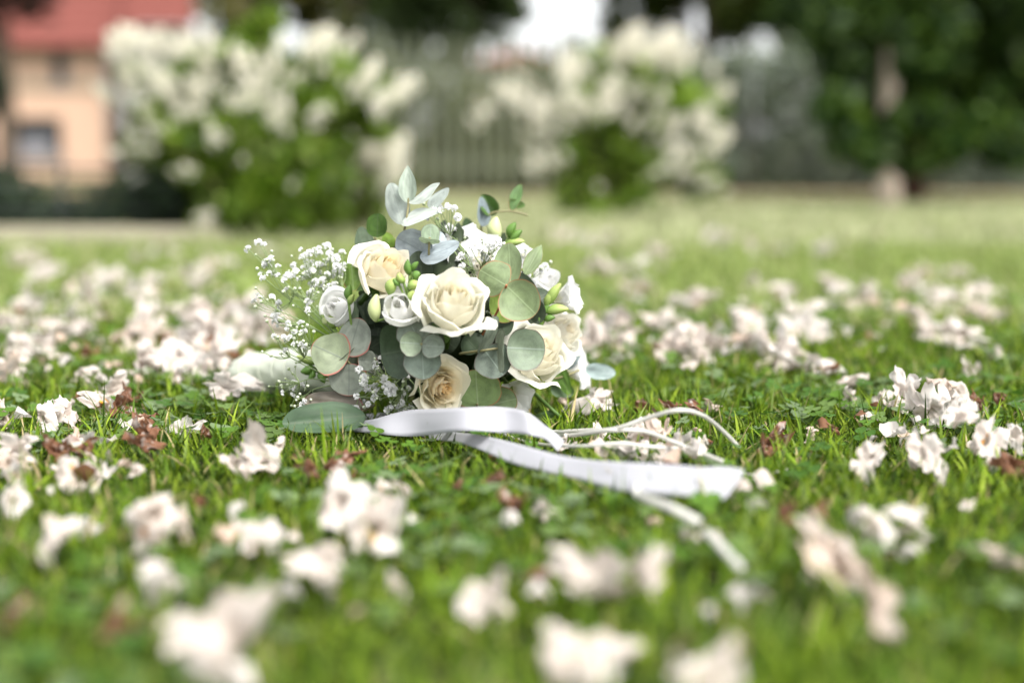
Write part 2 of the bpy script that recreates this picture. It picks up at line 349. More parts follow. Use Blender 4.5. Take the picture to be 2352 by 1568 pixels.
# ------------------------------------------------------------------ fence of upright slats
FD = 13.0; fs = FD / FPX
def fx(px, d=FD): return (px - 1176) * d / FPX
def fz(py, d=FD): return P(1176, py, d).z
fence = empty('slat_fence', (fx(1050), FD, 0), 'weathered grey garden fence of upright slats behind the hydrangea shrubs', 'fence')
Wf = WM[fence.name]
sw = .052; me = MB(); me.box((-sw / 2, -.011, .05), (sw / 2, .011, 1.38)); slat_me = me.mesh('slat', M['wood'], False)
gg = random.Random(3)
for k in range(30):
    x = fx(430) + k * .122 + gg.uniform(-.008, .008)
    obj('slat', slat_me, fence, Matrix.Translation((x, FD, gg.uniform(-.02, .02))) @ Matrix.Rotation(gg.uniform(-.012, .012), 4, 'Y'))
for z in (.28, 1.12):
    mb = MB(); mb.box((fx(400), FD + .014, z - .04), (fx(1350), FD + .05, z + .04)); obj('rail', mb.mesh('rail', M['wood'], False))
    o = bpy.data.objects['rail' if z == .28 else 'rail.001']; o.parent = fence; o.matrix_basis = Wf.inverted()
for k in range(3):
    x = fx(420) + k * 1.8; mb = MB(); mb.box((x - .05, FD + .055, -.05), (x + .05, FD + .155, 1.45)); obj('post', mb.mesh('post', M['wood'], False), fence, Matrix.Identity(4))
# wire fence on the right and along the back
WD = 13.6
wf = empty('wire_fence', (fx(2000, WD), WD, 0), 'thin galvanised wire fence with posts in front of the grey green hedge', 'fence')
for k in range(5):
    x = fx(1300, WD) + k * 1.75; mb = MB(); mb.tube([(x, WD, -.05), (x, WD, 1.5)], .022, 8); obj('post', mb.mesh('post', M['metal']), wf, Matrix.Identity(4))
for k in range(7):
    z = .12 + k * .215; mb = MB(); mb.tube([(fx(1300, WD), WD - .026, z), (fx(1900, WD), WD - .026, z - .01), (fx(2900, WD), WD - .026, z)], .004, 5); obj('wire', mb.mesh('wire', M['metal']), wf, Matrix.Identity(4))
# hedges
def hedge(label, x0, x1, y0, y1, h, cols, n, per, leaf, seed, name='hedge'):
    g = np.random.default_rng(seed)
    cl = [(g.uniform(x0, x1), g.uniform(y0, y1), g.uniform(0, h), .22) for _ in range(n)]
    cl = [(a, b_, min(c, h - .1 + .12 * math.sin(a * 5)), r) for a, b_, c, r in cl]
    o = obj(name, leaf_cloud(name, cl, per, leaf, cols, seed), None, Matrix.Identity(4)); return tag(o, label, 'hedge')
hedge('grey green clipped hedge behind the wire fence at right', fx(1370, 14.4), fx(2700, 14.4), 14.1, 14.9, 1.42, [(.13, .17, .12), (.17, .205, .155), (.10, .135, .10), (.21, .24, .18)], 520, 70, .045, 11)
hedge('yellow green shrubbery showing between the fence slats', fx(380, 14), fx(1420, 14), 13.7, 14.3, 1.15, [(.13, .15, .045), (.10, .125, .05), (.17, .18, .07), (.08, .10, .045)], 300, 70, .05, 12, 'shrubbery')

# ------------------------------------------------------------------ left: kerb, low hedge, rail
mb = MB()
KY0 = GD(556); KY1 = GD(520)
xk0, xk1 = (-120 - 1176) * KY0 / FPX, (430 - 1176) * KY0 / FPX
kx = xk0 - .6
gk = random.Random(5); kerb = empty('stone_kerb', (xk0, KY0, 0), 'low brownish stone kerb along the lawn edge at far left', 'kerb')
while kx < xk1:
    L_ = gk.uniform(.32, .42); mb = MB(); h = .045 + gk.uniform(-.004, .004); mb.box((kx, KY0, -.02), (kx + L_ - .008, KY0 + .12, h)); obj('stone', mb.mesh('stone', M['stone'], False), kerb, Matrix.Identity(4)); kx += L_
hedge('low dark green box hedge behind the stone kerb at left', xk0 - .9, xk1 + .05, KY0 + .32, KY0 + .75, .175, [(.022, .045, .016), (.03, .06, .02), (.018, .03, .018)], 150, 260, .016, 13, 'low_hedge')
rf = empty('low_rail_fence', (xk0, KY0 + .28, 0), 'low dark metal rail fence in front of the box hedge at left', 'fence')
RM = plain('dark_metal', (.03, .035, .035), .5, .4, 10, .1, .1)
for z in (.10, .17, .235):
    mb = MB(); mb.tube([(xk0 - .9, KY0 + .22, z), (xk1 + .1, KY0 + .22, z)], .006, 6); obj('rail', mb.mesh('rail', RM), rf, Matrix.Identity(4))
for k in range(4):
    x = xk0 - .8 + k * .55; mb = MB(); mb.tube([(x, KY0 + .235, -.02), (x, KY0 + .235, .25)], .009, 6); obj('post', mb.mesh('post', RM), rf, Matrix.Identity(4))

# ------------------------------------------------------------------ houses
HD = 33.0; hs_ = HD / FPX
def hx(px, d=HD): return (px - 1176) * d / FPX
def hz(py, d=HD): return P(1176, py, d).z
house = empty('peach_house', (hx(110), HD, 0), 'peach rendered house with red tiled roof behind the left hydrangea', 'house')
I4 = Matrix.Identity(4)
X0, X1 = hx(-120), hx(255); EAVE = hz(112)
WINS = [(135, 172, 118, 196), (22, 152, 272, 360)]
# wall with real openings: cut into boxes around the windows
xs = sorted({X0, X1, *[hx(a) for w_ in WINS for a in w_[:2]]}); zs = sorted({0, EAVE, *[hz(b_) for w_ in WINS for b_ in w_[2:]]})
mb = MB()
def inwin(x, z): return any(hx(a) < x < hx(b_) and hz(d_) < z < hz(c_) for a, b_, c_, d_ in WINS)
for i in range(len(xs) - 1):
    for j in range(len(zs) - 1):
        if not inwin((xs[i] + xs[i + 1]) / 2, (zs[j] + zs[j + 1]) / 2): mb.box((xs[i], HD, zs[j]), (xs[i + 1], HD + .3, zs[j + 1]))
mb.box((X1 - .3, HD + .3, 0), (X1, HD + 7, EAVE)); mb.box((X0, HD + 6.7, 0), (X1 - .3, HD + 7, EAVE)); mb.box((X0, HD + .3, 0), (X0 + .3, HD + 6.7, EAVE))
obj('wall', mb.mesh('wall', M['wall'], False), house, I4)
mb = MB(); zb = hz(200); mb.box((X0, HD - .05, zb - .06), (X1 + .03, HD - .002, zb + .06)); obj('string_course', mb.mesh('string_course', M['stone'], False), house, I4)
for a, b_, c_, d_ in WINS:
    x0, x1, z1, z0 = hx(a), hx(b_), hz(c_), hz(d_)
    mb = MB(); mb.box((x0, HD + .12, z0), (x0 + .05, HD + .18, z1)); mb.box((x1 - .05, HD + .12, z0), (x1, HD + .18, z1)); mb.box((x0 + .05, HD + .12, z1 - .05), (x1 - .05, HD + .18, z1)); mb.box((x0 + .05, HD + .12, z0), (x1 - .05, HD + .18, z0 + .05)); xm = x0 + (x1 - x0) * .6; mb.box((xm - .03, HD + .118, z0 + .05), (xm + .03, HD + .178, z1 - .05))
    fr = obj('window', mb.mesh('window', M['frame'], False), house, I4)
    mb = MB(); mb.box((x0 + .05, HD + .14, z0 + .05), (xm - .03, HD + .15, z1 - .05)); obj('pane', mb.mesh('pane', M['glass'], False), fr, I4)
    mb = MB(); mb.box((xm + .03, HD + .14, z0 + .05), (x1 - .05, HD + .15, z1 - .05)); obj('pane', mb.mesh('pane', M['glass'], False), fr, I4)
    if a == 22: mb = MB(); mb.box((x0 + .08, HD + .125, z0 + .05), (x1 - .3, HD + .138, z0 + .42)); obj('curtain', mb.mesh('curtain', M['curtain'], False), fr, I4)
    mb = MB(); mb.box((x0 - .06, HD - .08, z0 - .08), (x1 + .06, HD + .11, z0 - .004)); obj('sill', mb.mesh('sill', M['frame'], False), fr, I4)
# roof: overlapping tile courses, main slope and the wing to the right
def courses(x0, x1, y0, z0, n, pitch, step=.34, slope=.9, cut=0.0):
    for k in range(n):
        y = y0 + k * step * math.cos(slope); z = z0 + k * step * math.sin(slope); mb = MB(); c_, s_ = math.cos(slope), math.sin(slope)
        xa = x0 + cut * k; th = .05
        V = [(xa, y, z), (x1, y, z), (x1, y + step * 1.15 * c_, z + step * 1.15 * s_), (xa, y + step * 1.15 * c_, z + step * 1.15 * s_)]
        Vt = [(a, b_ - th * s_, c + th * c_) for a, b_, c in V[:2]] + [(a, b_ - .01 * s_, c + .01 * c_) for a, b_, c in V[2:]]
        mb.add(V + Vt, [(0, 3, 2, 1), (4, 5, 6, 7), (0, 1, 5, 4), (1, 2, 6, 5), (2, 3, 7, 6), (3, 0, 4, 7)])
        obj('tile_course', mb.mesh('tile_course', M['tile'], False), house, I4)
courses(X0 - .3, hx(330), HD - .45, EAVE - .05, 16, 0)
courses(hx(295, HD - 1), hx(478, HD), HD - .9, hz(75), 14, 0, slope=1.0)
mb = MB(); mb.box((hx(305), HD - .4, 0), (hx(470), HD + 6, hz(72))); obj('wing_wall', mb.mesh('wing_wall', plain('pale_render', (.5, .48, .45), .85, .1, 3, .1, .1), False), house, I4)
mb = MB(); mb.tube([(hx(266), HD - .08, 0), (hx(266), HD - .08, EAVE - .1)], .06, 8); obj('downpipe', mb.mesh('downpipe', M['frame']), house, I4)
# far small house with red roof in the middle
D2 = 42.0; h2 = empty('far_house', (hx(1200, D2), D2, 0), 'distant pale house whose red roof edge shows above the slat fence', 'house')
mb = MB(); mb.box((hx(1090, D2), D2, 0), (hx(1290, D2), D2 + 5, hz(150, D2))); obj('wall', mb.mesh('wall', plain('far_render', (.5, .46, .42), .85, .1, 3, .1, .1), False), h2, I4)
x0, x1, z0, z1 = hx(1075, D2), hx(1305, D2), hz(152, D2), hz(104, D2); mb = MB()
mb.add([(x0, D2 - .4, z0), (x1, D2 - .4, z0), (x1 - 1.2, D2 + 2.5, z1), (x0 + 1.2, D2 + 2.5, z1), (x0, D2 + 5.4, z0), (x1, D2 + 5.4, z0)], [(0, 1, 2, 3), (5, 4, 3, 2), (0, 4, 5, 1)], [(0, 3, 4), (1, 5, 2)])
obj('roof', mb.mesh('roof', M['tile'], False), h2, I4)

# ------------------------------------------------------------------ trees
def clumps_box(x0, x1, y0, y1, z0, z1, n, r0, r1, seed):
    g = np.random.default_rng(seed); return [(g.uniform(x0, x1), g.uniform(y0, y1), z0 + (z1 - z0) * g.uniform(0, 1) ** .8 + .25 * math.sin(k * 2.4), g.uniform(r0, r1)) for k in range(n)]
dark = [(.012, .034, .005), (.022, .056, .006), (.042, .085, .009), (.07, .12, .016)]
tree('dark leafy tree with pale beige trunk standing at right', 2036, 9.0, .062, [(a, b_, c, r) for a, b_, c, r in [c_ for c_ in clumps_box(-.50, .95, -.45, .5, .55, 2.2, 80, .15, .26, 21) if c_[1] > -.05 or abs(c_[0]) > c_[3] + .05] + [((u_ - 2036) * 8.4 / FPX, -.6, P(1176, v_, 8.4).z, r_) for u_, v_, r_ in ((2020, 258, .12), (2062, 262, .12), (2010, 372, .085), (2060, 372, .085), (2040, 130, .2), (2000, 60, .2), (2080, 60, .2), (2040, 10, .2), (1880, 320, .16), (1935, 350, .13), (1985, 300, .12), (1850, 250, .18), (2110, 330, .16), (2170, 300, .2), (2250, 330, .2))]] , dark, .055, 190, 21, bark=(.62, .51, .41), z_split=.95, lean=-.02)
tree('dark tree with short reddish brown trunk at right lawn edge', 2095, 9.6, .07, clumps_box(-.2, 1.5, -.5, .6, .60, 2.2, 80, .2, .34, 22), dark, .055, 190, 22, bark=(.07, .035, .024), z_split=.7)
olive = [(.10, .10, .02), (.14, .13, .035), (.07, .085, .02), (.19, .17, .07)]
mid = [(.035, .06, .015), (.05, .08, .02), (.065, .09, .03)]
def back_tree(label, px0, px1, py0, d, cols, n, per, seed, dz=2.6, leaf=.14):
    cx = (px0 + px1) / 2; rx = (px1 - px0) / 2 * d / FPX; zb = fz(py0, d)
    return tree(label, cx, d, .16, clumps_box(-rx, rx, -1.2, 1.2, zb + .3, zb + dz, n, .3, .6, seed), cols, leaf, per, seed, z_split=zb * .8, name='background_tree')
back_tree('olive brown tree above the left hydrangea beside the red roof', 470, 740, 95, 24, olive, 48, 100, 31)
back_tree('thin leafy tree with sky gaps above the gap between hydrangeas', 690, 960, 130, 26, mid, 34, 60, 32)
back_tree('dark green tree above the slat fence left of bright sky', 925, 1205, 140, 22, mid, 75, 80, 33)
back_tree('dense dark tree at top right behind the wire fence', 1430, 1800, 100, 21, [(.04, .06, .008), (.055, .08, .01), (.08, .10, .016)], 120, 110, 34)
back_tree('green tree hiding the right background behind the dark trees', 1780, 2600, 180, 19, dark, 110, 100, 35)
tree('copper brown leaved tree at the top left corner', 30, 22, .15, clumps_in(-.6, 0, 3.4, 1.75, 1.0, 1.05, 34, .3, .5, 36), [(.035, .012, .008), (.05, .02, .012), (.025, .012, .008)], .13, 100, 36, name='copper_tree', z_split=1.8)
tree('dark green slender tree in front of the peach house at left edge', -14, 16, .035, clumps_in(-.1, 0, 1.15, .28, .3, .36, 16, .12, .22, 37), [(.02, .032, .018), (.03, .045, .022)], .05, 90, 37, name='slender_tree', z_split=.6)

# ------------------------------------------------------------------ hydrangeas
def panicle_mesh(seed, n=95):
    g = np.random.default_rng(seed); V = []; C = []
    for i in range(n):
        t = g.uniform(0, 1) ** .8; a = g.uniform(0, 6.283); r = (1 - t) ** .75 * .5 + .08; r *= g.uniform(.75, 1)
        p_ = np.array([math.cos(a) * r, math.sin(a) * r, t * 1.5 - .35]); nr = np.array([math.cos(a), math.sin(a), .35 + t]) + g.normal(size=3) * .3; nr /= np.linalg.norm(nr)
        ax = np.cross(nr, [0.1, .2, 1]); ax /= np.linalg.norm(ax); bx = np.cross(nr, ax); s = .15 * g.uniform(.7, 1.15)
        cc = np.array([(.86, .83, .72), (.88, .85, .77), (.78, .79, .58), (.86, .79, .69)][g.choice(4, p=[.45, .3, .15, .1])]) * g.uniform(.9, 1.05)
        for k in range(2):
            e = ax if k == 0 else bx; f = bx if k == 0 else ax; o_ = nr * (.01 * k)
            V += [p_ - e * s + o_ + nr * .04, p_ + f * s * .45 + o_, p_ + e * s + o_ + nr * .04, p_ - f * s * .45 + o_]; C += [cc] * 4
    return np_mesh('flower_head', V, np.arange(len(V)).reshape(-1, 4), None, M['white'], np.array(C), smooth=False)
PAN = [panicle_mesh(s) for s in range(50, 55)]
def hydrangea(label, px, d, heads, leafclumps, seed, scale=1.0, per=90):
    base = Vector(((px - 1176) * d / FPX, d, 0)); root = empty('hydrangea', base, label, 'shrub', 'white panicle hydrangeas on the lawn'); W = Matrix.Translation(base)
    g = random.Random(seed); mb = MB()
    heads = heads + [(u + g.uniform(-34, 34), v + g.uniform(-30, 30), sz * g.uniform(.6, .9)) for (u, v, sz) in heads]
    hp = []
    for (u, v, sz) in heads:
        v = max(v, 82 + (u * 7) % 40) if v < 110 else v
        dd = d + g.uniform(-.34, .10); hp.append((P(u, v, dd), g.uniform(.62, 1.0) * sz * dd / FPX))
    for k in range(6):
        a = g.choice(hp)[0] - base
        mb.tube(spline([(g.uniform(-.04, .04), g.uniform(-.04, .04), -.02), (a.x * .35, a.y * .4, a.z * .45), (a.x, a.y, a.z)], 4), [.011 * (1 - .08 * i) for i in range(9)], 5, (.09, .10, .03))
    obj('stems', mb.mesh('stems', M['bark']), root, W)
    lc = []
    for (u, v, r) in leafclumps:
        dd = d + g.uniform(-.12, .28); q = P(u, v, dd) - base; lc.append((q.x, q.y, q.z, r * d / FPX))
    f = obj('foliage', leaf_cloud('foliage', lc, per, .034 * scale, [(.11, .20, .012), (.15, .25, .02), (.20, .30, .03), (.22, .29, .07), (.06, .12, .008)], seed), root, W); f['kind'] = 'stuff'
    for k, (p_, s) in enumerate(hp):
        dirn = (p_ - base - Vector((0, 0, .1))).normalized() + Vector((g.uniform(-.3, .3), g.uniform(-.3, .3), .25))
        obj('flower_head', PAN[k % 5], root, Matrix.Translation(p_) @ (basis(dirn, Vector((0, 1, 0)), g.uniform(0, 6)).to_4x4()) @ Matrix.Scale(s * .75, 4))
def rnd_heads(regs, seed):
    g = random.Random(seed); out = []
    for (u, v, ru, rv, n, s) in regs:
        for _ in range(n):
            a = g.uniform(0, 6.283); k = math.sqrt(g.random()); out.append((u + math.cos(a) * ru * k, v + math.sin(a) * rv * k, s * g.uniform(.8, 1.2)))
    return out
def rnd_leaf(regs, seed):
    return [(u, v, r) for (u, v, r) in rnd_heads(regs, seed)]
hydrangea('large white hydrangea shrub left of the bouquet in front of the peach house', 585, GD(552),
    rnd_heads([(390, 130, 150, 70, 13, 58), (300, 75, 80, 40, 5, 50), (470, 190, 130, 60, 12, 56), (640, 180, 110, 80, 12, 56), (790, 120, 80, 70, 8, 55), (850, 190, 95, 60, 9, 55), (580, 240, 80, 40, 5, 56),
               (300, 180, 90, 60, 6, 52), (740, 230, 110, 50, 5, 50), (440, 300, 110, 50, 5, 38), (340, 370, 40, 50, 2, 36), (560, 300, 120, 50, 4, 38)], 41) +
    [(495, 325, 44), (440, 395, 56), (530, 345, 38), (485, 500, 46), (320, 320, 38), (500, 440, 36), (670, 430, 32), (410, 250, 44), (265, 110, 46), (905, 215, 58), (745, 90, 50), (340, 250, 40), (620, 275, 36), (300, 350, 42)],
    rnd_leaf([(640, 350, 160, 100, 34, 60), (600, 470, 150, 70, 30, 55), (480, 300, 170, 90, 26, 52), (790, 260, 120, 70, 14, 48), (560, 200, 260, 110, 22, 46), (600, 60, 30, 40, 5, 36), (700, 390, 60, 100, 10, 50), (580, 500, 110, 50, 14, 48)], 42), 43)
hydrangea('small white hydrangea close behind the bouquet top left', 835, GD(528),
    rnd_heads([(840, 350, 80, 60, 16, 66), (870, 400, 60, 45, 9, 60), (800, 440, 50, 50, 5, 50)], 44), rnd_leaf([(810, 450, 70, 60, 9, 44), (840, 400, 70, 60, 6, 40)], 45), 46, per=60)
hydrangea('white hydrangea shrub on the lawn right of the bouquet top', 1400, GD(500),
    rnd_heads([(1500, 100, 85, 55, 14, 54), (1400, 180, 110, 60, 14, 56), (1290, 230, 110, 45, 13, 52), (1560, 130, 60, 40, 6, 50), (1450, 250, 130, 50, 9, 50), (1200, 230, 60, 40, 4, 46), (1560, 320, 80, 60, 13, 46), (1350, 280, 110, 40, 9, 46), (1290, 370, 80, 50, 6, 42), (1590, 400, 60, 50, 6, 40)], 47) +
    [(1120, 258, 54), (1645, 225, 54), (1655, 320, 50), (1570, 350, 46), (1635, 415, 40), (1370, 425, 42), (1300, 365, 40), (1630, 170, 36), (1540, 290, 42), (1475, 70, 46)],
    rnd_leaf([(1390, 330, 130, 60, 22, 48), (1400, 410, 90, 60, 14, 44), (1440, 200, 140, 90, 16, 42), (1560, 400, 70, 50, 8, 40), (1440, 150, 40, 40, 4, 38), (1370, 450, 60, 40, 8, 40), (1600, 300, 60, 80, 8, 40)], 48), 49, 1.15, per=80)

# ================================================================== BOUQUET
BC = P(1020, 700, 1.345); RB = .122
def dome(u, v, off=0.0):
    r = math.hypot(u - 1020, (v - 715)) / 2430
    return 1.345 - math.sqrt(max(RB * RB - r * r, .0009)) - off
def D(u, v, off=0.0): return P(u, v, dome(u, v, off))
root = empty('bridal_bouquet', (BC.x, BC.y, 0), 'round bridal bouquet of cream roses and eucalyptus lying on the lawn, trailing white ribbons', 'bouquet')

# inner greenery, coloured dark to paint the deep shade in the gaps between flowers
g = random.Random(61); np.random.seed(3)
def leaf_obj(name, parent, piv, tip, width, mat, roll=0.0, cup=.12, bend=0.0, shape='round', col=(1, 1, 1), wave=.03, seed=0):
    ns, ntv = 18, 11; ax = tip - piv; Ln = ax.length; ax.normalize(); toc = (CAMP - (piv + tip) / 2).normalized()
    nrm = (toc - ax * toc.dot(ax)).normalized(); nrm = Matrix.Rotation(roll, 3, ax) @ nrm; sd_ = nrm.cross(ax)
    rr = np.random.default_rng(seed); ph = rr.uniform(0, 6.28, 4); asy = rr.uniform(-.09, .09); asx = rr.uniform(-.42, .1); roll += rr.uniform(-.22, .22); bend += rr.uniform(-.12, .10); cup *= rr.choice([1.3, .8, -.9]); V = []; CO = []
    for i in range(ns):
        s = (1 - math.cos(math.pi * i / (ns - 1))) / 2
        if shape == 'round': prof = math.sqrt(max(0, 1 - abs(2 * s - 1) ** 2.3))
        elif shape == 'oval': prof = math.sqrt(max(0, 1 - abs(2 * s - 1) ** 2)) * (1.0 - .25 * (s - .4))
        else: prof = (math.sin(math.pi * s ** .85)) ** .85 if 0 < s < 1 else 0
        for j in range(ntv):
            tt = -1 + 2 * j / (ntv - 1); y = tt * prof * .5 * (1 + asy * tt) * (1 + asx * (s - .5))
            notch = -.05 * math.exp(-(tt * 3) ** 2) * 0
            z = cup * (y * y * 4 - .0) * width + bend * s * s * Ln + wave * Ln * (math.sin(5 * s + ph[0]) * y * 2 + .5 * math.sin(9 * y + ph[1] + 4 * s)) - .03 * Ln * math.exp(-(y / .05) ** 2) * math.sin(math.pi * s)
            edge = 1 + (.03 * math.sin(9 * s + ph[2]) + .014 * math.sin(23 * s + ph[0] * (1 if tt > 0 else 2))) * abs(tt)
            V.append(ax * (s * Ln) + sd_ * (y * width * edge) + nrm * z)
            rad = math.sqrt((2 * s - 1) ** 2 + (tt * prof) ** 2) if shape != 'point' else max(abs(tt), abs(2 * s - 1) ** 3)
            CO.append((s + ph[3], y, rad))
    co = np.array(CO); me = np_mesh(name, [tuple(v) for v in V], grid_faces(ns, ntv), None, mat, np.tile(np.array(col), (len(V), 1)), co)
    # the branching pattern of the veins is centred on the midrib, the offset only shifts it along the leaf
    return obj(name, me, parent, Matrix.Translation(piv))

def core_mass(mb):
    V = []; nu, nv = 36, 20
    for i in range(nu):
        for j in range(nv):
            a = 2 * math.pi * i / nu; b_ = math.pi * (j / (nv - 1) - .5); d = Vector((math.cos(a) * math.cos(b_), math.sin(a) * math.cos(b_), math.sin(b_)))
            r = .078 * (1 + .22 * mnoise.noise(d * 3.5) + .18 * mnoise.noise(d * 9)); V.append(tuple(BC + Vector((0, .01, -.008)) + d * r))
    mb.add(V, grid_faces(nu, nv, wrap=True), c=(.022, .036, .012))  # near-black green: gap shade painted into the core lump
mb = MB(); core_stem = obj('shaded_inner_greenery', None or (lambda: (core_mass(mb), mb.mesh('shaded_inner_greenery', M['green']))[1])(), root, I4)
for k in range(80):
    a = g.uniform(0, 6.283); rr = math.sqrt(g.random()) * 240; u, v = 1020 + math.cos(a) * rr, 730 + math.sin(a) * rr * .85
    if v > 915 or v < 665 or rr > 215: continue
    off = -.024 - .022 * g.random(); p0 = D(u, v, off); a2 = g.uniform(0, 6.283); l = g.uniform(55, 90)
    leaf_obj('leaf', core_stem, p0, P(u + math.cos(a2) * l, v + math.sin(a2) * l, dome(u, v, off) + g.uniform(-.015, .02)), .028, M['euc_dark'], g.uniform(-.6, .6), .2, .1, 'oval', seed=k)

# ---- roses -----------------------------------------------------------------
def petal_sheet(f, phi, w, g, rb, rm, rt, z0, zt, curl, ruff, nu=15, nv=11, point=0.0, spiral=.06):
    V = []; ph = [g.uniform(0, 6.28) for _ in range(4)]; tw = g.uniform(-.05, .05)
    for i in range(nu):
        u = -1 + 2 * i / (nu - 1)
        for j in range(nv):
            v = j / (nv - 1)
            # radius along the height : base -> belly -> rim
            if v < .55: q = v / .55; r = rb + (rm - rb) * math.sin(q * math.pi / 2) ** .9
            else: q = (v - .55) / .45; r = rm + (rt - rm) * (q * q * (3 - 2 * q))
            edge = abs(u) ** 2.6
            top = zt - .40 * edge * (zt - z0) + point * max(0, 1 - abs(u) * 2.2) * (v ** 4) * .12
            z = z0 + (top - z0) * v ** .92
            an = phi + w * u * (.55 + .45 * math.sin(min(1, v * 1.25) * math.pi / 2))
            c = max(0, (v - .72) / .28)
            r += curl * c * c * (1 + .35 * math.sin(3 * u + ph[0])); z -= curl * .75 * c ** 2.2
            r *= 1 + spiral * u
            rf = ruff * v ** 3; r += rf * math.sin(7 * u + ph[1]) ; z += rf * math.sin(5 * u + ph[2]) + .5 * rf * math.sin(13 * u + ph[3])
            V.append((math.cos(an) * r, math.sin(an) * r, z))
    return V, grid_faces(nu, nv)
def rose(u, v, rpx, facing, off, seed, n=20, openness=1.0, drop=.36,  inner=(.76, .62, .38), outer=(.72, .70, .60), label=None, name='rose', ruff=.05, roll=0.0, spray=False, depth=None, mat='rose', pal_pow=.7, zs=1.12):
    g = random.Random(seed); d = dome(u, v, off) if depth is None else depth; c = P(u, v, d); Rm = rpx * d / FPX
    B = basis(facing, Vector((0, 0, 1)), roll).to_4x4(); W = Matrix.Translation(c) @ B @ Matrix.Diagonal((Rm, Rm, Rm * zs, 1))
    mb = MB(); gc = (.10, .18, .04)
    mb.tube([(0, 0, -1.5), (0, 0, -.75), (0, 0, -.62), (0, 0, -.45), (0, 0, -.30)], [.08, .09, .2, .26, .22], 10, gc)
    V = []; nu = 30
    for i in range(nu):                        # the tight heart of the flower
        for j in range(6):
            a = i / (nu - 1) * 4.6 * math.pi; r = .02 + .11 * i / (nu - 1) if not spray else .02 + .16 * i / (nu - 1); z = -.2 + (.80 - .003 * i) * j / 5
            V.append((math.cos(a) * r, math.sin(a) * r, z))
    mb.add(V, grid_faces(nu, 6), c=inner)
    ro = obj(name, mb.mesh(name, M[mat]), root, W)
    if label: ro['label'] = label
    for k in range(n):
        f = k / (n - 1); phi = k * 2.399 + g.uniform(-.15, .15) if n > 9 else k * 2.2 + g.uniform(-.2, .2)
        rm = (.16 + .68 * f ** .85); rt = (.13 + (.74 * f ** 1.1) * openness) if f > .25 else rm * .88
        if spray: rm = .17 + .62 * f; rt = .18 + .74 * f
        zt = .70 - .02 * (1 - f) - drop * f ** 1.5 - (.07 if k >= n - 3 else 0); curl = (max(0, f - .3) * .24 + (.05 if k >= n - 3 else 0)) * openness; w_ = (1.7 - .75 * f) if f < .5 else 1.05 + .12 * g.random()
        if spray: zt = .5 - .32 * f ** 1.5; curl *= .8
        V, Q = petal_sheet(f, phi, w_, g, .05 + .2 * f, rm, rt, -.42 - .08 * f, zt, curl, ruff * (.3 + f), point=1.0 if f > .6 else .2)
        ff = f ** pal_pow; jit = g.uniform(.96, 1.03)
        V = np.array(V); vv = np.tile(np.linspace(0, 1, 11), 15)[:, None]
        col = (np.array(inner) * (1 - ff) + np.array(outer) * ff) * jit; colv = col * (1 - .0 * vv)
        base_tint = np.array((.84, .84, .62)); kk = np.clip(.55 - vv, 0, 1) * .7
        col2 = colv * (1 - kk) + base_tint * kk * .9
        obj('petal', np_mesh('petal', V, Q, None, M[mat], col2), ro, W)
    for k in range(5 if not spray else 4):       # sepals under the flower
        a = k * 1.257 + .3; V = []
        for i in range(7):
            s = i / 6; wd = .13 * math.sin(math.pi * min(1, s * .85 + .15)); r = .18 + .35 * s; z = -.55 - .25 * s * s
            for e in (-1, 0, 1): V.append((math.cos(a) * r - math.sin(a) * wd * e, math.sin(a) * r + math.cos(a) * wd * e, z + .03 * abs(e)))
        obj('sepal', np_mesh('sepal', V, grid_faces(7, 3), None, M['green'], np.tile((.09, .16, .035), (21, 1))), ro, W)
    return ro
rose(1040, 702, 88, (.12, -.74, .62), .034, 101, 16, 1.0, inner=(.88, .845, .73), outer=(.87, .855, .775), label='large open cream rose in the middle of the bouquet', roll=.4, zs=1.35)
rose(880, 626, 80, (.46, -.66, .58), .012, 102, 14, .9, inner=(.89, .80, .60), outer=(.87, .85, .765), label='cream rose with warm yellow heart at upper left', roll=1.7)
rose(1010, 888, 72, (.50, -.82, -.12), .016, 103, 22, .9, inner=(.86, .69, .42), outer=(.88, .845, .72), label='small full spray rose with orange heart low in the bouquet', spray=True, roll=.8, ruff=.045, pal_pow=.32, zs=1.0)
rose(1230, 815, 86, (.42, -.70, .48), .004, 104, 15, .95, label='cream rose at right half hidden by a round eucalyptus leaf', roll=2.2, inner=(.88, .845, .73), outer=(.87, .855, .775))
rose(1284, 768, 68, (.6, -.6, .45), 0, 105, 12, .9, inner=(.86, .82, .72), outer=(.87, .86, .80), label='pale cream rose at the far right side', depth=1.345)
rose(1108, 632, 58, (.15, -.7, .65), 0, 106, 12, .9, inner=(.88, .845, .73), outer=(.87, .85, .75), label='cream rose behind the upper eucalyptus leaves', depth=1.288)

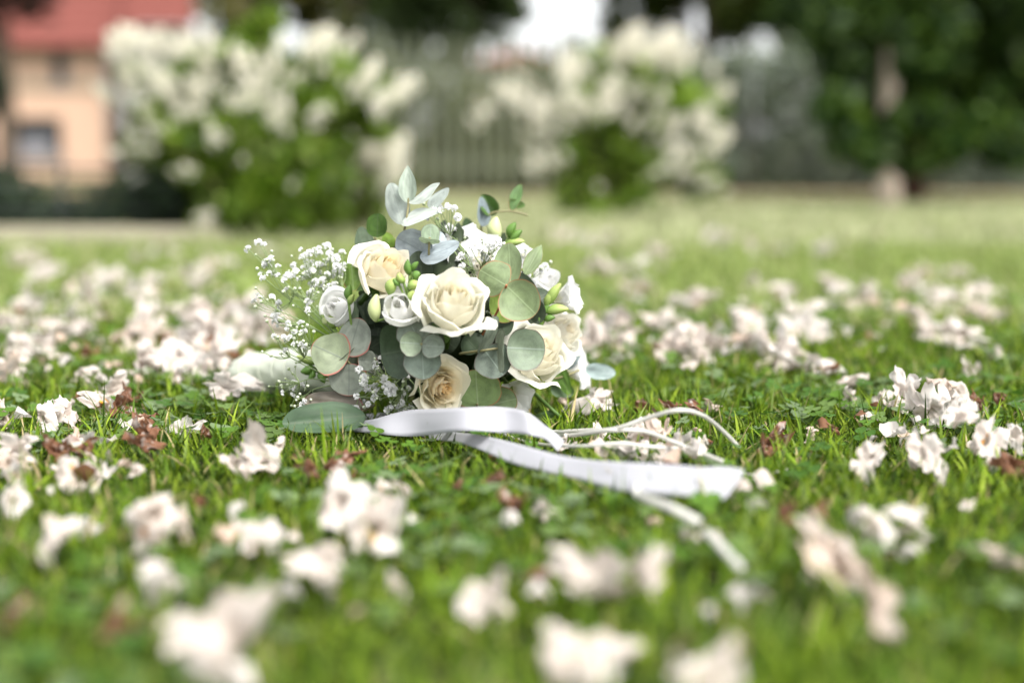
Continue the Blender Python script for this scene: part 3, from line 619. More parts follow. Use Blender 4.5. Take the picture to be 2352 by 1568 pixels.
# ---- freesias --------------------------------------------------------------
def cup_flower(u, v, rpx, facing, off, seed, n=7, label=None, depth=None, roll=0.0, closed=.8):
    g = random.Random(seed); d = dome(u, v, off) if depth is None else depth; c = P(u, v, d); Rm = rpx * d / FPX
    W = Matrix.Translation(c) @ basis(facing, Vector((0, 0, 1)), roll).to_4x4() @ Matrix.Scale(Rm, 4)
    mb = MB(); mb.tube([(0, 0, -1.6), (0, 0, -.9), (0, 0, -.6)], [.10, .14, .2], 8, (.22, .32, .08)); fo = obj('freesia', mb.mesh('freesia', M['green']), root, W)
    if label: fo['label'] = label
    for k in range(n):
        f = k / (n - 1); phi = k * 2.1 + g.uniform(-.2, .2); rm = .30 + .62 * f; rt = (rm * (.45 + .5 * f)) * closed + .12 * f
        V, Q = petal_sheet(f, phi, 1.75 - .45 * f, g, .15, rm, rt, -.85, .62 - .22 * f, .10 * f * (1 if k < n - 2 else 2.2), .02, nu=13, nv=11, point=.6, spiral=.05)
        V = np.array(V); vv = np.tile(np.linspace(0, 1, 11), 13)[:, None]; col = np.array((.86, .855, .84)) * (1 - np.clip(.45 - vv, 0, 1) * .9) + np.array((.55, .62, .2)) * np.clip(.45 - vv, 0, 1) * .9
        obj('petal', np_mesh('petal', V, Q, None, M['white'], col), fo, W)
    return fo
def open_freesia(u, v, rpx, facing, off, seed, label=None, depth=None, roll=0.0, spread=1.0):
    g = random.Random(seed); d = dome(u, v, off) if depth is None else depth; c = P(u, v, d); Rm = rpx * d / FPX
    W = Matrix.Translation(c) @ basis(facing, Vector((0, 0, 1)), roll).to_4x4() @ Matrix.Scale(Rm, 4)
    mb = MB(); mb.tube([(0, 0, -1.7), (0, 0, -1.1), (0, 0, -.7)], [.09, .12, .18], 8, (.22, .32, .08)); mb.tube([(0, 0, -.6), (0, 0, .15)], [.04, .03], 6, (.8, .75, .4)); fo = obj('freesia', mb.mesh('freesia', M['green']), root, W)
    if label: fo['label'] = label
    for k in range(6):
        inn = k % 2; phi = k * 1.047; V = []; nu, nv = 11, 11; ph = g.uniform(0, 6)
        for i in range(nu):
            a = -1 + 2 * i / (nu - 1)
            for j in range(nv):
                s = j / (nv - 1); wd = (.16 + .34 * math.sin(math.pi * min(1, s ** 1.2 * .92 + .04))) * (1 - .75 * max(0, s - .82) / .18)
                r = .12 + (.22 + .72 * spread * s ** 1.5) * s + .04 * inn; z = -.75 + 1.05 * s ** .8 - .32 * spread * s ** 4 + .16 * a * a * s + .05 * math.sin(4 * a + ph + 3 * s)
                V.append((math.cos(phi) * r - math.sin(phi) * a * wd, math.sin(phi) * r + math.cos(phi) * a * wd, z))
        vv = np.tile(np.linspace(0, 1, nv), nu)[:, None]; kk = np.clip(.4 - vv, 0, 1) * 1.6; col = np.array((.86, .855, .84)) * (1 - kk) + np.array((.62, .62, .22)) * kk
        obj('petal', np_mesh('petal', V, grid_faces(nu, nv), None, M['white'], col), fo, W)
    return fo
cup_flower(918, 706, 54, (-.08, -.80, .55), .036, 111, 7, 'closed white freesia bloom left of the large rose', roll=.5)
cup_flower(772, 709, 48, (-.35, -.75, .45), .012, 112, 7, 'closed white freesia bloom at the left side', roll=2.0)
open_freesia(1062, 562, 58, (-.15, -.7, .65), 0, 113, depth=1.30, roll=.2, label='open white freesia at the top of the bouquet')
open_freesia(1112, 578, 54, (.3, -.75, .55), 0, 114, depth=1.292, roll=.7)
open_freesia(1312, 680, 52, (.85, -.35, .25), 0, 115, depth=1.32, roll=.4, spread=.7, label='white freesia opening at the right edge')
open_freesia(1182, 908, 54, (.25, -.8, -.25), .004, 116, roll=.3, spread=.75, label='white freesia low at right above the ribbon')
open_freesia(1335, 850, 46, (.8, -.3, .2), 0, 117, depth=1.40, roll=.9)
open_freesia(1205, 580, 34, (.5, -.4, .8), 0, 118, depth=1.36, roll=.1)
cup_flower(1258, 640, 42, (.6, -.6, .5), 0, 119, 6, depth=1.345)

def bud_mesh(seed):
    V = []; nu, nv = 12, 9; g = random.Random(seed)
    for i in range(nu):
        for j in range(nv):
            s = j / (nv - 1); a = 2 * math.pi * i / nu; r = .30 * math.sin(math.pi * (.06 + .90 * s ** .85)) ** .8 * (1 + .07 * math.cos(3 * a + 1))
            V.append((math.cos(a) * r + .10 * math.sin(s * 2.6), math.sin(a) * r, s))
    V = np.array(V); s = np.tile(np.linspace(0, 1, nv), nu)[:, None]
    return np_mesh('bud', V, grid_faces(nu, nv, wrap=True), None, M['green'], np.array((.20, .33, .07)) * (1 - s) + np.array((.42, .50, .16)) * s)
def bud_mesh2(seed):
    me = bud_mesh(seed).copy(); c = np.ones((len(me.vertices), 4), np.float32); c[:, :3] = (.12, .23, .045); me.attributes['Col'].data.foreach_set('color', c.ravel()); return me
def bud_mesh3(seed):
    me = bud_mesh(seed).copy(); c = np.ones((len(me.vertices), 4), np.float32); c[:, :3] = (.58, .64, .32); me.attributes['Col'].data.foreach_set('color', c.ravel()); return me
BUDS = [bud_mesh(1), bud_mesh2(2), bud_mesh3(3)]
def buds(items, base, off=.03, depth=None):
    """items: (u0,v0,u1,v1,width px,kind) base->tip pixels; the stem runs from base through the bud feet"""
    bd = dome(base[0], base[1], off - .02) if depth is None else depth + .01
    mb = MB(); p0 = P(base[0], base[1], bd); its = []
    for (u0, v0, u1, v1, wpx, kind) in items:
        d = (dome(u0, v0, off) if depth is None else depth); a, b_ = P(u0, v0, d), P(u1, v1, d - .004); its.append((a, b_, wpx * d / FPX, kind)); mb.tube(spline([p0, (p0 + a) / 2 + Vector((0, -.003, -.002)), a], 4), .0011, 5, (.20, .30, .08))
    st = obj('freesia_buds', mb.mesh('freesia_buds', M['green']), root, I4)
    for a, b_, wd, kind in its:
        ln = (b_ - a).length; obj('bud', BUDS[kind], st, Matrix.Translation(a) @ basis(b_ - a, Vector((0, -1, 0))).to_4x4() @ Matrix.Diagonal((wd / .6, wd / .6, ln, 1)))
buds([(940, 632, 938, 596, 18, 1), (945, 622, 962, 602, 14, 1), (928, 650, 916, 626, 20, 0), (918, 655, 905, 640, 16, 1), (950, 640, 966, 627, 20, 1), (936, 660, 966, 655, 24, 0), (893, 676, 912, 640, 28, 0), (862, 738, 868, 676, 30, 2), (940, 690, 952, 668, 16, 0)], (945, 700), .034)
buds([(760, 752, 778, 728, 30, 0), (757, 742, 742, 730, 16, 2), (800, 690, 806, 655, 20, 1), (802, 700, 814, 676, 16, 0)], (815, 790), .014)
buds([(1140, 552, 1143, 498, 34, 2), (1168, 545, 1186, 512, 22, 1), (1172, 556, 1200, 530, 20, 1), (1160, 562, 1205, 556, 20, 0)], (1130, 600), depth=1.325)
buds([(1258, 700, 1290, 652, 24, 0), (1250, 706, 1278, 668, 20, 0), (1252, 716, 1306, 712, 24, 0), (1244, 728, 1262, 700, 15, 1), (1250, 735, 1275, 730, 17, 1), (1242, 750, 1240, 722, 14, 1)], (1225, 770), depth=1.285)
buds([(720, 842, 690, 852, 22, 1), (722, 850, 708, 870, 16, 1), (735, 832, 682, 816, 20, 0), (730, 860, 745, 880, 16, 1)], (770, 860), .012)

# ---- eucalyptus ------------------------------------------------------------
def sprig(stem_px, leaves, off=.04, depth=None, label=None, r=.0011, scol=(.26, .24, .12), name='eucalyptus_sprig'):
    def dp(u, v, extra=0.0): return (dome(u, v, off) if depth is None else depth) + extra
    mb = MB(); mb.tube(spline([P(u, v, dp(u, v, e)) for (u, v, e) in stem_px], 6), r, 6, scol)
    st = obj(name, mb.mesh(name, M['green']), root, I4)
    if label: st['label'] = label
    for k, L_ in enumerate(leaves):
        (pu, pv, tu, tv, wpx, mat) = L_[:6]; kw = dict(L_[6]) if len(L_) > 6 else {}
        e0 = kw.pop('e0', 0.0); e1 = kw.pop('e1', 0.0); d0 = dp(pu, pv)
        piv, tip = P(pu, pv, d0 + e0), P(tu, tv, d0 + e1); leaf_obj('leaf', st, piv, tip, wpx * d0 / FPX, M[mat], seed=int(pu * 7 + tv), **kw)
    return st
T_ = 1.0
sprig([(830, 860, .035), (812, 842, .012), (796, 828, 0), (792, 826, -.004)], [
    (800, 818, 826, 730, 82, 'euc_red', dict(e0=.004, e1=.010, shape='oval', roll=-.2, cup=.1)),
    (802, 834, 800, 909, 92, 'euc_red', dict(e0=.004, e1=.002, shape='oval', roll=.15, cup=.1)),
    (822, 826, 866, 828, 52, 'euc_red', dict(e0=.012, e1=.016, shape='oval', cup=.05)),
    (798, 828, 717, 790, 102, 'euc_red', dict(e0=-.002, e1=-.004, shape='oval', col=(1.02, 1.08, .82), roll=.12, cup=.08)),
    (792, 860, 826, 798, 72, 'euc_red', dict(e0=-.004, e1=-.012, shape='oval', roll=1.05, cup=.15, col=(1, 1.02, .9)))], .03, label='eucalyptus tip with red edged leaves at lower left')
sprig([(985, 840, .04), (975, 806, .01), (968, 791, 0), (968, 790, -.004)], [
    (955, 800, 872, 815, 130, 'euc_dark', dict(e0=.022, e1=.03, col=(1.15, 1.2, 1.15))),  # rear leaf in shadow, its shade put into the dark colour
    (966, 786, 936, 730, 86, 'euc_blue', dict(e0=.006, e1=.008, roll=.15)),
    (969, 796, 973, 871, 86, 'euc_blue', dict(e0=.005, e1=.003, col=(.9, .95, .95))),
    (970, 790, 918, 786, 58, 'euc_blue', dict(e0=-.002, e1=-.006, col=(1.0, 1.06, .85))),
    (968, 793, 1022, 797, 55, 'euc_blue', dict(e0=-.001, e1=-.004, roll=-.15))], .036, label='blue green eucalyptus tip in the middle of the bouquet')
sprig([(1100, 780, .045), (1140, 720, .02), (1160, 665, .002), (1163, 655, -.006)], [
    (1168, 740, 1140, 650, 62, 'euc_green', dict(e0=.03, e1=.022, shape='oval', col=(1.25, 1.4, .5))),  # backlit leaf: light coming through is painted as bright yellow green
    (1172, 655, 1170, 560, 68, 'euc_green', dict(e0=.014, e1=.022, shape='oval', roll=-.2)),
    (1165, 657, 1102, 620, 84, 'euc_green', dict(e0=.0, e1=-.002)),
    (1162, 655, 1230, 722, 98, 'euc_green', dict(e0=-.001, e1=-.006, roll=.05)),
    (1205, 632, 1245, 560, 40, 'euc_green', dict(e0=.05, e1=.055, shape='point'))], .022, label='green eucalyptus with orange red leaf joint at upper right', scol=(.42, .16, .07))
sprig([(1056, 812, .03), (1100, 806, .006), (1165, 797, 0), (1170, 797, -.003)], [
    (1098, 806, 1066, 772, 60, 'euc_dark', dict(e0=.03, e1=.035, col=(1.2, 1.25, 1.2))),
    (1110, 800, 1156, 862, 88, 'euc_blue', dict(e0=.010, e1=.012, col=(.72, .76, .76))),
    (1100, 812, 1147, 730, 62, 'euc_blue', dict(e0=.004, e1=-.004, roll=1.1, shape='oval', col=(1.05, 1.05, 1.0))),
    (1152, 755, 1153, 856, 66, 'euc_blue', dict(e0=-.004, e1=-.006, roll=1.23, shape='oval', col=(1.25, 1.2, 1.12))),
    (1164, 798, 1252, 803, 98, 'euc_blue', dict(e0=-.006, e1=-.004, col=(.95, 1.02, .85)))], .022, label='eucalyptus sprig with edge-on leaves in front of the right rose')
sprig([(1100, 965, .03), (1097, 945, .004), (1096, 930, 0), (1096, 928, -.003)], [
    (1088, 938, 1040, 855, 78, 'euc_green', dict(e0=.006, e1=.012, col=(.8, .85, .75))),
    (1100, 936, 1188, 915, 70, 'euc_green', dict(e0=.003, e1=.008, col=(.9, .95, .9))),
    (1098, 938, 1092, 848, 112, 'euc_green', dict(e0=-.004, e1=-.006, col=(.95, 1.05, .8)))], .016, label='eucalyptus leaves resting above the ribbon at the front')
sprig([(915, 610, .05), (922, 560, .02), (932, 512, 0), (938, 470, 0), (936, 455, 0)], [
    (925, 515, 896, 420, 54, 'euc_silver', dict(e0=.004, e1=0, shape='oval', col=(.86, .88, .86))),
    (938, 468, 937, 380, 42, 'euc_silver', dict(e0=0, e1=-.006, shape='point', cup=.5, col=(.95, 1, .9))),
    (940, 467, 1013, 423, 40, 'euc_silver', dict(e0=-.002, e1=-.01, shape='point', roll=-.85, cup=.2, col=(1.15, 1.15, 1.12))),
    (922, 516, 1018, 476, 44, 'euc_silver', dict(e0=-.003, e1=-.012, shape='point', roll=-.9, cup=.2, col=(1.08, 1.08, 1.05))),
    (985, 478, 1033, 434, 34, 'euc_silver', dict(e0=.02, e1=.018, shape='oval', roll=-.5, col=(.9, .92, .92)))], depth=1.285, label='silvery eucalyptus tip standing up at the top')
sprig([(985, 640, .03), (985, 592, 0), (986, 560, -.01), (987, 545, -.012)], [
    (988, 588, 912, 545, 92, 'euc_slate', dict(e0=.004, e1=.006, shape='round', roll=-.45)),
    (980, 585, 1010, 530, 60, 'euc_slate', dict(e0=.008, e1=.02, shape='oval', col=(1.15, 1.15, 1.15))),
    (965, 592, 1057, 562, 54, 'euc_slate', dict(e0=-.004, e1=-.006, shape='oval', roll=-.7, col=(1.2, 1.2, 1.2))),
    (988, 562, 990, 514, 44, 'euc_blue', dict(e0=-.01, e1=-.008, col=(1.25, 1.35, 1.1))),
    (962, 549, 1011, 553, 34, 'euc_silver', dict(e0=-.014, e1=-.016, shape='oval', roll=1.1, col=(.95, 1.1, .75)))], depth=1.262, label='slate blue eucalyptus leaves above the two large roses')
sprig([(880, 640, .04), (865, 575, .01), (862, 545, 0)], [
    (866, 545, 868, 490, 48, 'euc_dark', dict(e0=0, e1=-.004, cup=.5, col=(1.5, 2.0, .7))),
    (850, 618, 828, 522, 52, 'euc_dark', dict(e0=.01, e1=.016, shape='oval', col=(2.2, 2.1, 2.2))),
    (812, 668, 806, 590, 42, 'euc_green', dict(e0=.02, e1=.024, shape='oval', col=(.65, .85, .25), wave=.06)),
    (905, 545, 880, 560, 40, 'euc_green', dict(e0=.02, e1=.02, shape='oval', col=(1.2, 1.5, .4)))], depth=1.30, label='dark green leaves behind the upper left rose')
sprig([(1130, 580, .03), (1105, 525, .01), (1125, 492, 0), (1170, 485, 0), (1212, 494, 0)], [
    (1112, 520, 1108, 452, 34, 'euc_slate', dict(e0=0, e1=-.004, roll=.5, shape='oval', col=(.8, .85, .85))),
    (1140, 492, 1106, 448, 40, 'euc_dark', dict(e0=.004, e1=.006, shape='oval', cup=.5, col=(1.6, 2.2, .8))),
    (1176, 484, 1196, 422, 30, 'euc_green', dict(e0=.0, e1=.004, shape='oval', roll=-.6, col=(.55, .8, .5))),
    (1168, 462, 1206, 474, 22, 'euc_green', dict(e0=.004, e1=.004, shape='oval', roll=.4, col=(.8, 1.1, .6))),
    (1085, 550, 1070, 500, 34, 'euc_dark', dict(e0=.02, e1=.02, shape='oval', col=(1.3, 1.6, 1.1)))], depth=1.375, label='dark green twig arching out at the upper right')
sprig([(1225, 850, .0), (1270, 868, .0), (1300, 862, 0), (1330, 850, .01)], [
    (1272, 830, 1312, 905, 42, 'euc_green', dict(e0=0, e1=0, shape='oval', roll=.4, col=(.75, 1.1, .4))),
    (1268, 880, 1318, 905, 44, 'euc_dark', dict(e0=.006, e1=.006, shape='oval', col=(1.3, 1.7, 1))),
    (1305, 850, 1335, 782, 26, 'euc_slate', dict(e0=.02, e1=.02, shape='point', col=(.9, .95, .95))),
    (1345, 848, 1412, 856, 40, 'euc_slate', dict(e0=.05, e1=.06, shape='oval', col=(1.1, 1.2, 1.1)))], depth=1.34, label='small dark leaves at the lower right side')
sprig([(860, 930, .03), (830, 945, .01), (800, 950, 0)], [
    (838, 955, 652, 968, 84, 'euc_dark', dict(e0=-.035, e1=-.075, shape='oval', roll=.45, cup=.15, col=(1.25, 1.5, 1.4), wave=.03, bend=-.05)),
    (835, 935, 698, 916, 56, 'euc_brown', dict(e0=-.02, e1=-.03, shape='oval', roll=.35, cup=.25, wave=.06))], depth=1.28, label='large dark leaf and a browned leaf touching the grass at lower left')
sprig([(1290, 960, .0), (1262, 935, .0), (1230, 905, .02)], [(1275, 948, 1225, 960, 20, 'euc_dark', dict(col=(1.4, 1.8, .9), shape='oval'))], depth=1.30, r=.0018, scol=(.10, .18, .04))

# ---- baby's breath ---------------------------------------------------------
def floret_mesh(seed):
    g = np.random.default_rng(seed); V = []; C = []
    for k in range(22):
        d = g.normal(size=3); d[2] = abs(d[2]) * .8 + .1; d /= np.linalg.norm(d); a = np.cross(d, [.3, .5, .2]); a /= np.linalg.norm(a); b_ = np.cross(d, a)
        a, b_ = a * math.cos(k) + b_ * math.sin(k), b_ * math.cos(k) - a * math.sin(k)
        r = .5 * g.uniform(.7, 1.05); s = .27 * g.uniform(.8, 1.2); p0 = d * r * .45; p1 = d * r
        V += [p0 - a * s * .4, p1 - a * s + b_ * .1, p1 + d * .08 + b_ * .12, p1 + a * s + b_ * .1, p0 + a * s * .4]; C += [(.86, .86, .855)] * 5
    n = 22; b0 = np.arange(n)[:, None] * 5
    return np_mesh('floret', V, b0 + np.array([[0, 1, 3, 4]]), b0 + np.array([[1, 2, 3]]), M['white'], np.array(C), smooth=False)
FLO = [floret_mesh(s) for s in range(5)]
mbb = MB(); V = []
for i in range(8):
    for j in range(6):
        s = j / 5; a = i * math.pi / 4; r = .5 * math.sin(math.pi * (.05 + .92 * s)); V.append((math.cos(a) * r, math.sin(a) * r, s - .5))
sV = np.array(V); sc = np.tile(np.linspace(0, 1, 6), 8)[:, None]
BBUD = np_mesh('bud', sV, grid_faces(8, 6, wrap=True), None, M['green'], np.array((.22, .30, .10)) * (1 - sc) + np.array((.70, .74, .60)) * sc)
def spray(origin, od, regs, nfl, nbud, seed, spread_d=.04, label=None, fsz=18, bsz=8):
    g = random.Random(seed); p0 = P(*origin, od); mb = MB(); items = []; nodes = []
    for (u, v, ru, rv, wgt, dd) in regs: nodes.append((u, v, ru, rv, dd))
    wts = [r[4] for r in regs]
    hubs = []
    for (u, v, ru, rv, dd) in nodes:
        d = od + dd
        pm = P(origin[0] + (u - origin[0]) * .55 + g.uniform(-8, 8), origin[1] + (v - origin[1]) * .55 + g.uniform(-8, 8), od + dd * .5); ph = P(u, v, d)
        mb.tube(spline([p0, pm, P(origin[0] + (u - origin[0]) * .82, origin[1] + (v - origin[1]) * .82 + 6, d)], 4), [.0007 - .00003 * i for i in range(9)], 5, (.24, .32, .14))
        hubs.append([(pm + P(origin[0] + (u - origin[0]) * .82, origin[1] + (v - origin[1]) * .82 + 6, d)) / 2, P(origin[0] + (u - origin[0]) * .82, origin[1] + (v - origin[1]) * .82 + 6, d)])
    tot = nfl + nbud; sub = {}
    for k in range(tot):
        i = g.choices(range(len(regs)), wts)[0]; u, v, ru, rv, dd = nodes[i]
        if g.random() < .7 and sub.get(i):
            su, sv, sd2 = g.choice(sub[i]); uu, vv, d = su + g.gauss(0, 13), sv + g.gauss(0, 13), sd2 + g.uniform(-.006, .006)
        else:
            a = g.uniform(0, 6.283); q = math.sqrt(g.random()); uu, vv = u + math.cos(a) * ru * q, v + math.sin(a) * rv * q; d = od + dd + g.uniform(-spread_d, spread_d) * .5
            sub.setdefault(i, []).append((uu, vv, d))
        p_ = P(uu, vv, d); h = min(hubs[i], key=lambda q_: (q_ - p_).length)
        hub2 = h.lerp(p_, .5) + Vector((g.uniform(-.002, .002), 0, g.uniform(-.003, 0)))
        mb.tube(spline([h, hub2, p_], 3), .00034, 4, (.26, .34, .15), cap=False)
        items.append((p_, k < nfl, (p_ - hub2).normalized(), d))
    st = obj('babys_breath', mb.mesh('babys_breath', M['green']), root, Matrix.Identity(4))
    if label: st['label'] = label
    for p_, isf, dr, d in items:
        s = (fsz if isf else bsz) * g.uniform(.75, 1.2) * d / FPX; dr = (dr + Vector((g.uniform(-.5, .5), g.uniform(-.9, 0), g.uniform(0, .6)))).normalized()
        obj('floret' if isf else 'bud', g.choice(FLO) if isf else BBUD, st, Matrix.Translation(p_) @ basis(dr, Vector((0, 1, .1)), g.uniform(0, 6)).to_4x4() @ Matrix.Scale(s, 4))
spray((800, 800), 1.285, [(605, 590, 38, 36, 1.2, .0), (640, 660, 60, 50, 1.4, .01), (700, 600, 40, 36, 1.2, .02), (745, 600, 40, 40, 1.5, .03), (690, 660, 60, 50, 2.0, .0), (740, 640, 50, 50, 1.8, .02), (610, 690, 35, 50, .7, -.01), (660, 730, 50, 40, 1.0, .0), (780, 620, 40, 40, 1.3, .02)], 120, 76, 201, label='airy spray of white florets fanning out at the left', fsz=16)
spray((790, 880), 1.27, [(680, 800, 40, 40, 1.2, -.005), (665, 870, 26, 40, .8, -.005), (700, 770, 40, 30, 1.0, .0), (640, 800, 20, 40, .5, 0), (690, 900, 30, 30, .6, 0)], 26, 60, 202, label='sparse budded spray low at the left side', fsz=15)
spray((930, 860), 1.262, [(870, 860, 45, 40, 1.3, -.008), (920, 905, 45, 35, 1.6, -.010), (860, 915, 45, 30, 1.2, -.008), (930, 940, 45, 14, 1.0, -.004), (800, 920, 60, 28, 1.0, .0), (900, 830, 30, 20, .4, -.004), (975, 935, 30, 12, .4, -.004)], 78, 44, 203, label='dense white florets in the shade at the lower front')
spray((1100, 670), 1.272, [(1085, 600, 45, 25, 1.4, .0), (1110, 595, 50, 30, 1.4, .0), (1150, 580, 40, 28, 1.2, .01), (1060, 560, 40, 30, .8, .02), (1020, 505, 36, 36, 1.0, .015), (1130, 560, 30, 20, .8, .01), (990, 500, 20, 20, .5, .02)], 58, 26, 204, label='white florets between the top flowers')
spray((1120, 760), 1.275, [(1140, 715, 25, 30, 1.2, -.01), (1120, 740, 24, 20, 1.0, -.01), (1165, 700, 26, 20, .6, -.005)], 8, 22, 205, label='small budded twig beside the large rose', fsz=11, bsz=9)
spray((1200, 690), 1.34, [(1215, 625, 40, 40, 1.5, .0), (1240, 650, 30, 40, 1.2, .0), (1210, 585, 30, 25, 1.0, .01)], 34, 6, 206, label='soft cluster of white florets at the right rear', fsz=19)

# ---- handle ----------------------------------------------------------------
mb = MB(); hp = spline([P(780, 850, 1.36), P(700, 852, 1.42), P(640, 856, 1.46), P(556, 864, 1.51)], 6); rr = [.0225 + .0005 * math.sin(i * 1.7) for i in range(len(hp))]; rr[-1] = .018; rr[-2] = .021
mb.tube(hp, rr, 40)
for i, v in enumerate(mb.V[0][:-2]):
    k = i // 40; c0 = np.array(hp[k]); a = (i % 40) / 40 * 6.283; q = v - c0
    mb.V[0][i] = c0 + q * (1 + .035 * math.sin(5 * a + k * .9) + .03 * math.sin(11 * a - k * 1.6) + .05 * mnoise.noise(Vector((math.cos(a) * 2, math.sin(a) * 2, k * .35))))
handle = obj('handle', mb.mesh('handle', M['wrap']), root, I4)
for k in range(7):                                # stems cut short below the satin wrap
    ax = (hp[-1] - hp[-3]).normalized(); a = k * .9; sdv = ax.cross(Vector((0, 0, 1))).normalized(); upv = sdv.cross(ax); q = hp[-1] + (sdv * math.cos(a) + upv * math.sin(a)) * (.012 if k else 0)
    mb = MB(); mb.tube([q - ax * .01, q + ax * (.008 + .004 * (k % 3))], .0035, 7, (.18, .14, .06)); obj('stem_end', mb.mesh('stem_end', M['green']), handle, I4)
for k in range(4):
    i = 6 + k * 3; c0, c1 = hp[i], hp[i + 1]; ring = []; ax = (c1 - c0).normalized(); s1 = ax.cross(Vector((0, 0, 1))).normalized(); u1 = s1.cross(ax)
    ring = [c0 + ax * (.006 * math.sin(q / 24 * 6.283)) + (s1 * math.cos(q / 24 * 6.283) + u1 * math.sin(q / 24 * 6.283)) * (rr[i] * 1.045) for q in range(25)]
    mb = MB(); mb.tube(ring, .0006, 5, cap=False); obj('wrap_fold', mb.mesh('wrap_fold', M['wrap']), handle, I4)

# ---- ribbons ---------------------------------------------------------------
def ribbon(name, edges, mat, n=12, label=None, parent=root):
    """edges: list of (top point, bottom point) in the world"""
    a = spline([e[0] for e in edges], n); b_ = spline([e[1] for e in edges], n); V = []; CO = []; m = 7
    for i, (p_, q) in enumerate(zip(a, b_)):
        for j in range(m): V.append(tuple(p_.lerp(q, j / (m - 1)) + Vector((0, 1, .3)) * (.0016 * mnoise.noise(Vector((i * .11, j * .35, len(edges)))) + .0012 * math.sin(i * .23 + j * .5)))); CO.append((i / len(a) * 6, j / (m - 1), 0))
    o = obj(name, np_mesh(name, V, grid_faces(len(a), m), None, mat, None, np.array(CO)), parent, I4)
    md = o.modifiers.new('thickness', 'SOLIDIFY'); md.thickness = .00035
    if label: o['label'] = label
    return o
def E(ut, vt, back, ub, vb, zb):              # lower edge at height zb, upper edge a little farther back
    b_ = PZ(ub, vb, zb); dep = (b_ - CAMP).dot(Vector((0, _c, -_s))); return (P(ut, vt, dep + back * .25), b_)
ED = lambda ut, vt, dt, ub, vb, db: (P(ut, vt, dt), P(ub, vb, db))
ribbon('ribbon', [E(770, 972, .050, 776, 982, -0.0040), E(815, 968, .052, 815, 990, 0.0062), E(870, 958, .052, 868, 998, 0.0124), E(950, 942, .058, 955, 1000, 0.0161), E(1060, 935, .062, 1060, 992, 0.0310), E(1150, 936, .062, 1160, 992, 0.0310), E(1215, 948, .056, 1225, 1002, 0.0310), E(1262, 985, .040, 1262, 1016, 0.0220), E(1296, 1012, .026, 1280, 1037, 0.0140)], M['satin'], label='broad white satin ribbon arching over the grass in front of the flowers')
ribbon('ribbon', [E(940, 980, .040, 940, 996, .001), E(1010, 990, .040, 1005, 1010, .006), E(1080, 994, .042, 1075, 1024, 0.0161), E(1200, 1024, .044, 1190, 1066, 0.0161), E(1320, 1050, .046, 1310, 1098, 0.0161), E(1440, 1063, .048, 1430, 1126, 0.0161), E(1570, 1068, .050, 1555, 1140, 0.0167), E(1660, 1073, .048, 1630, 1145, 0.0161), E(1710, 1080, .046, 1664, 1147, 0.0161)], M['satin'], label='broad white satin ribbon tail stretched out to the right with slanted cut end')
ribbon('ribbon', [E(800, 956, .05, 800, 972, .001), E(870, 950, .05, 870, 970, .002), E(950, 948, .05, 950, 966, .002), E(1040, 945, .05, 1040, 960, .002)], M['satin'])
def thin(pts, wpx, label=None, name='thin_ribbon', tilt=.6):
    ed = []
    for (u, v, z) in pts:
        c = PZ(u, v, z); wm = .74 * wpx * c.y / FPX; ed.append((c, wm))
    cs = spline([c for c, _ in ed], 10); es = []
    for i, c in enumerate(cs):
        t_ = (cs[min(i + 1, len(cs) - 1)] - cs[max(i - 1, 0)]).normalized(); toc = (CAMP - c).normalized(); sdv = t_.cross(toc).normalized(); sdv = (sdv + .25 * toc * math.sin(i * .05 + 1)).normalized(); es.append((c + sdv * ed[0][1] * .5, c - sdv * ed[0][1] * .5))
    a = es; V = []; 
    for p_, q in a: V += [tuple(p_), tuple(p_.lerp(q, .5)), tuple(q)]
    o = obj(name, np_mesh(name, V, grid_faces(len(a), 3), None, M['cord']), root, I4); md = o.modifiers.new('thickness', 'SOLIDIFY'); md.thickness = .0004
    if label: o['label'] = label
thin([(1150, 985, .004), (1270, 992, .012), (1400, 986, .03), (1480, 962, .042), (1555, 942, .052), (1610, 952, .046), (1655, 985, .03), (1700, 1030, .012)], 12, 'thin white ribbon looping up above the grass')
thin([(1130, 980, .004), (1280, 1000, .014), (1400, 988, .03), (1480, 990, .03), (1560, 1020, .025), (1660, 1060, .02)], 12)
thin([(1130, 990, .002), (1230, 1018, .010), (1330, 1024, .022), (1420, 1018, .028), (1500, 1026, .026), (1580, 1030, .02)], 10)
thin([(1130, 985, .002), (1200, 995, .006), (1280, 990, .012), (1380, 985, .022)], 9)
thin([(1480, 1095, .022), (1462, 1128, .022), (1478, 1142, .03), (1540, 1165, .032), (1608, 1200, .026)], 24, 'thin white ribbon end bending towards the camera')
thin([(1616, 1216, .022), (1650, 1248, .024), (1704, 1306, .02)], 26)
thin([(1690, 1084, .006), (1745, 1090, .009), (1810, 1076, .006)], 6)

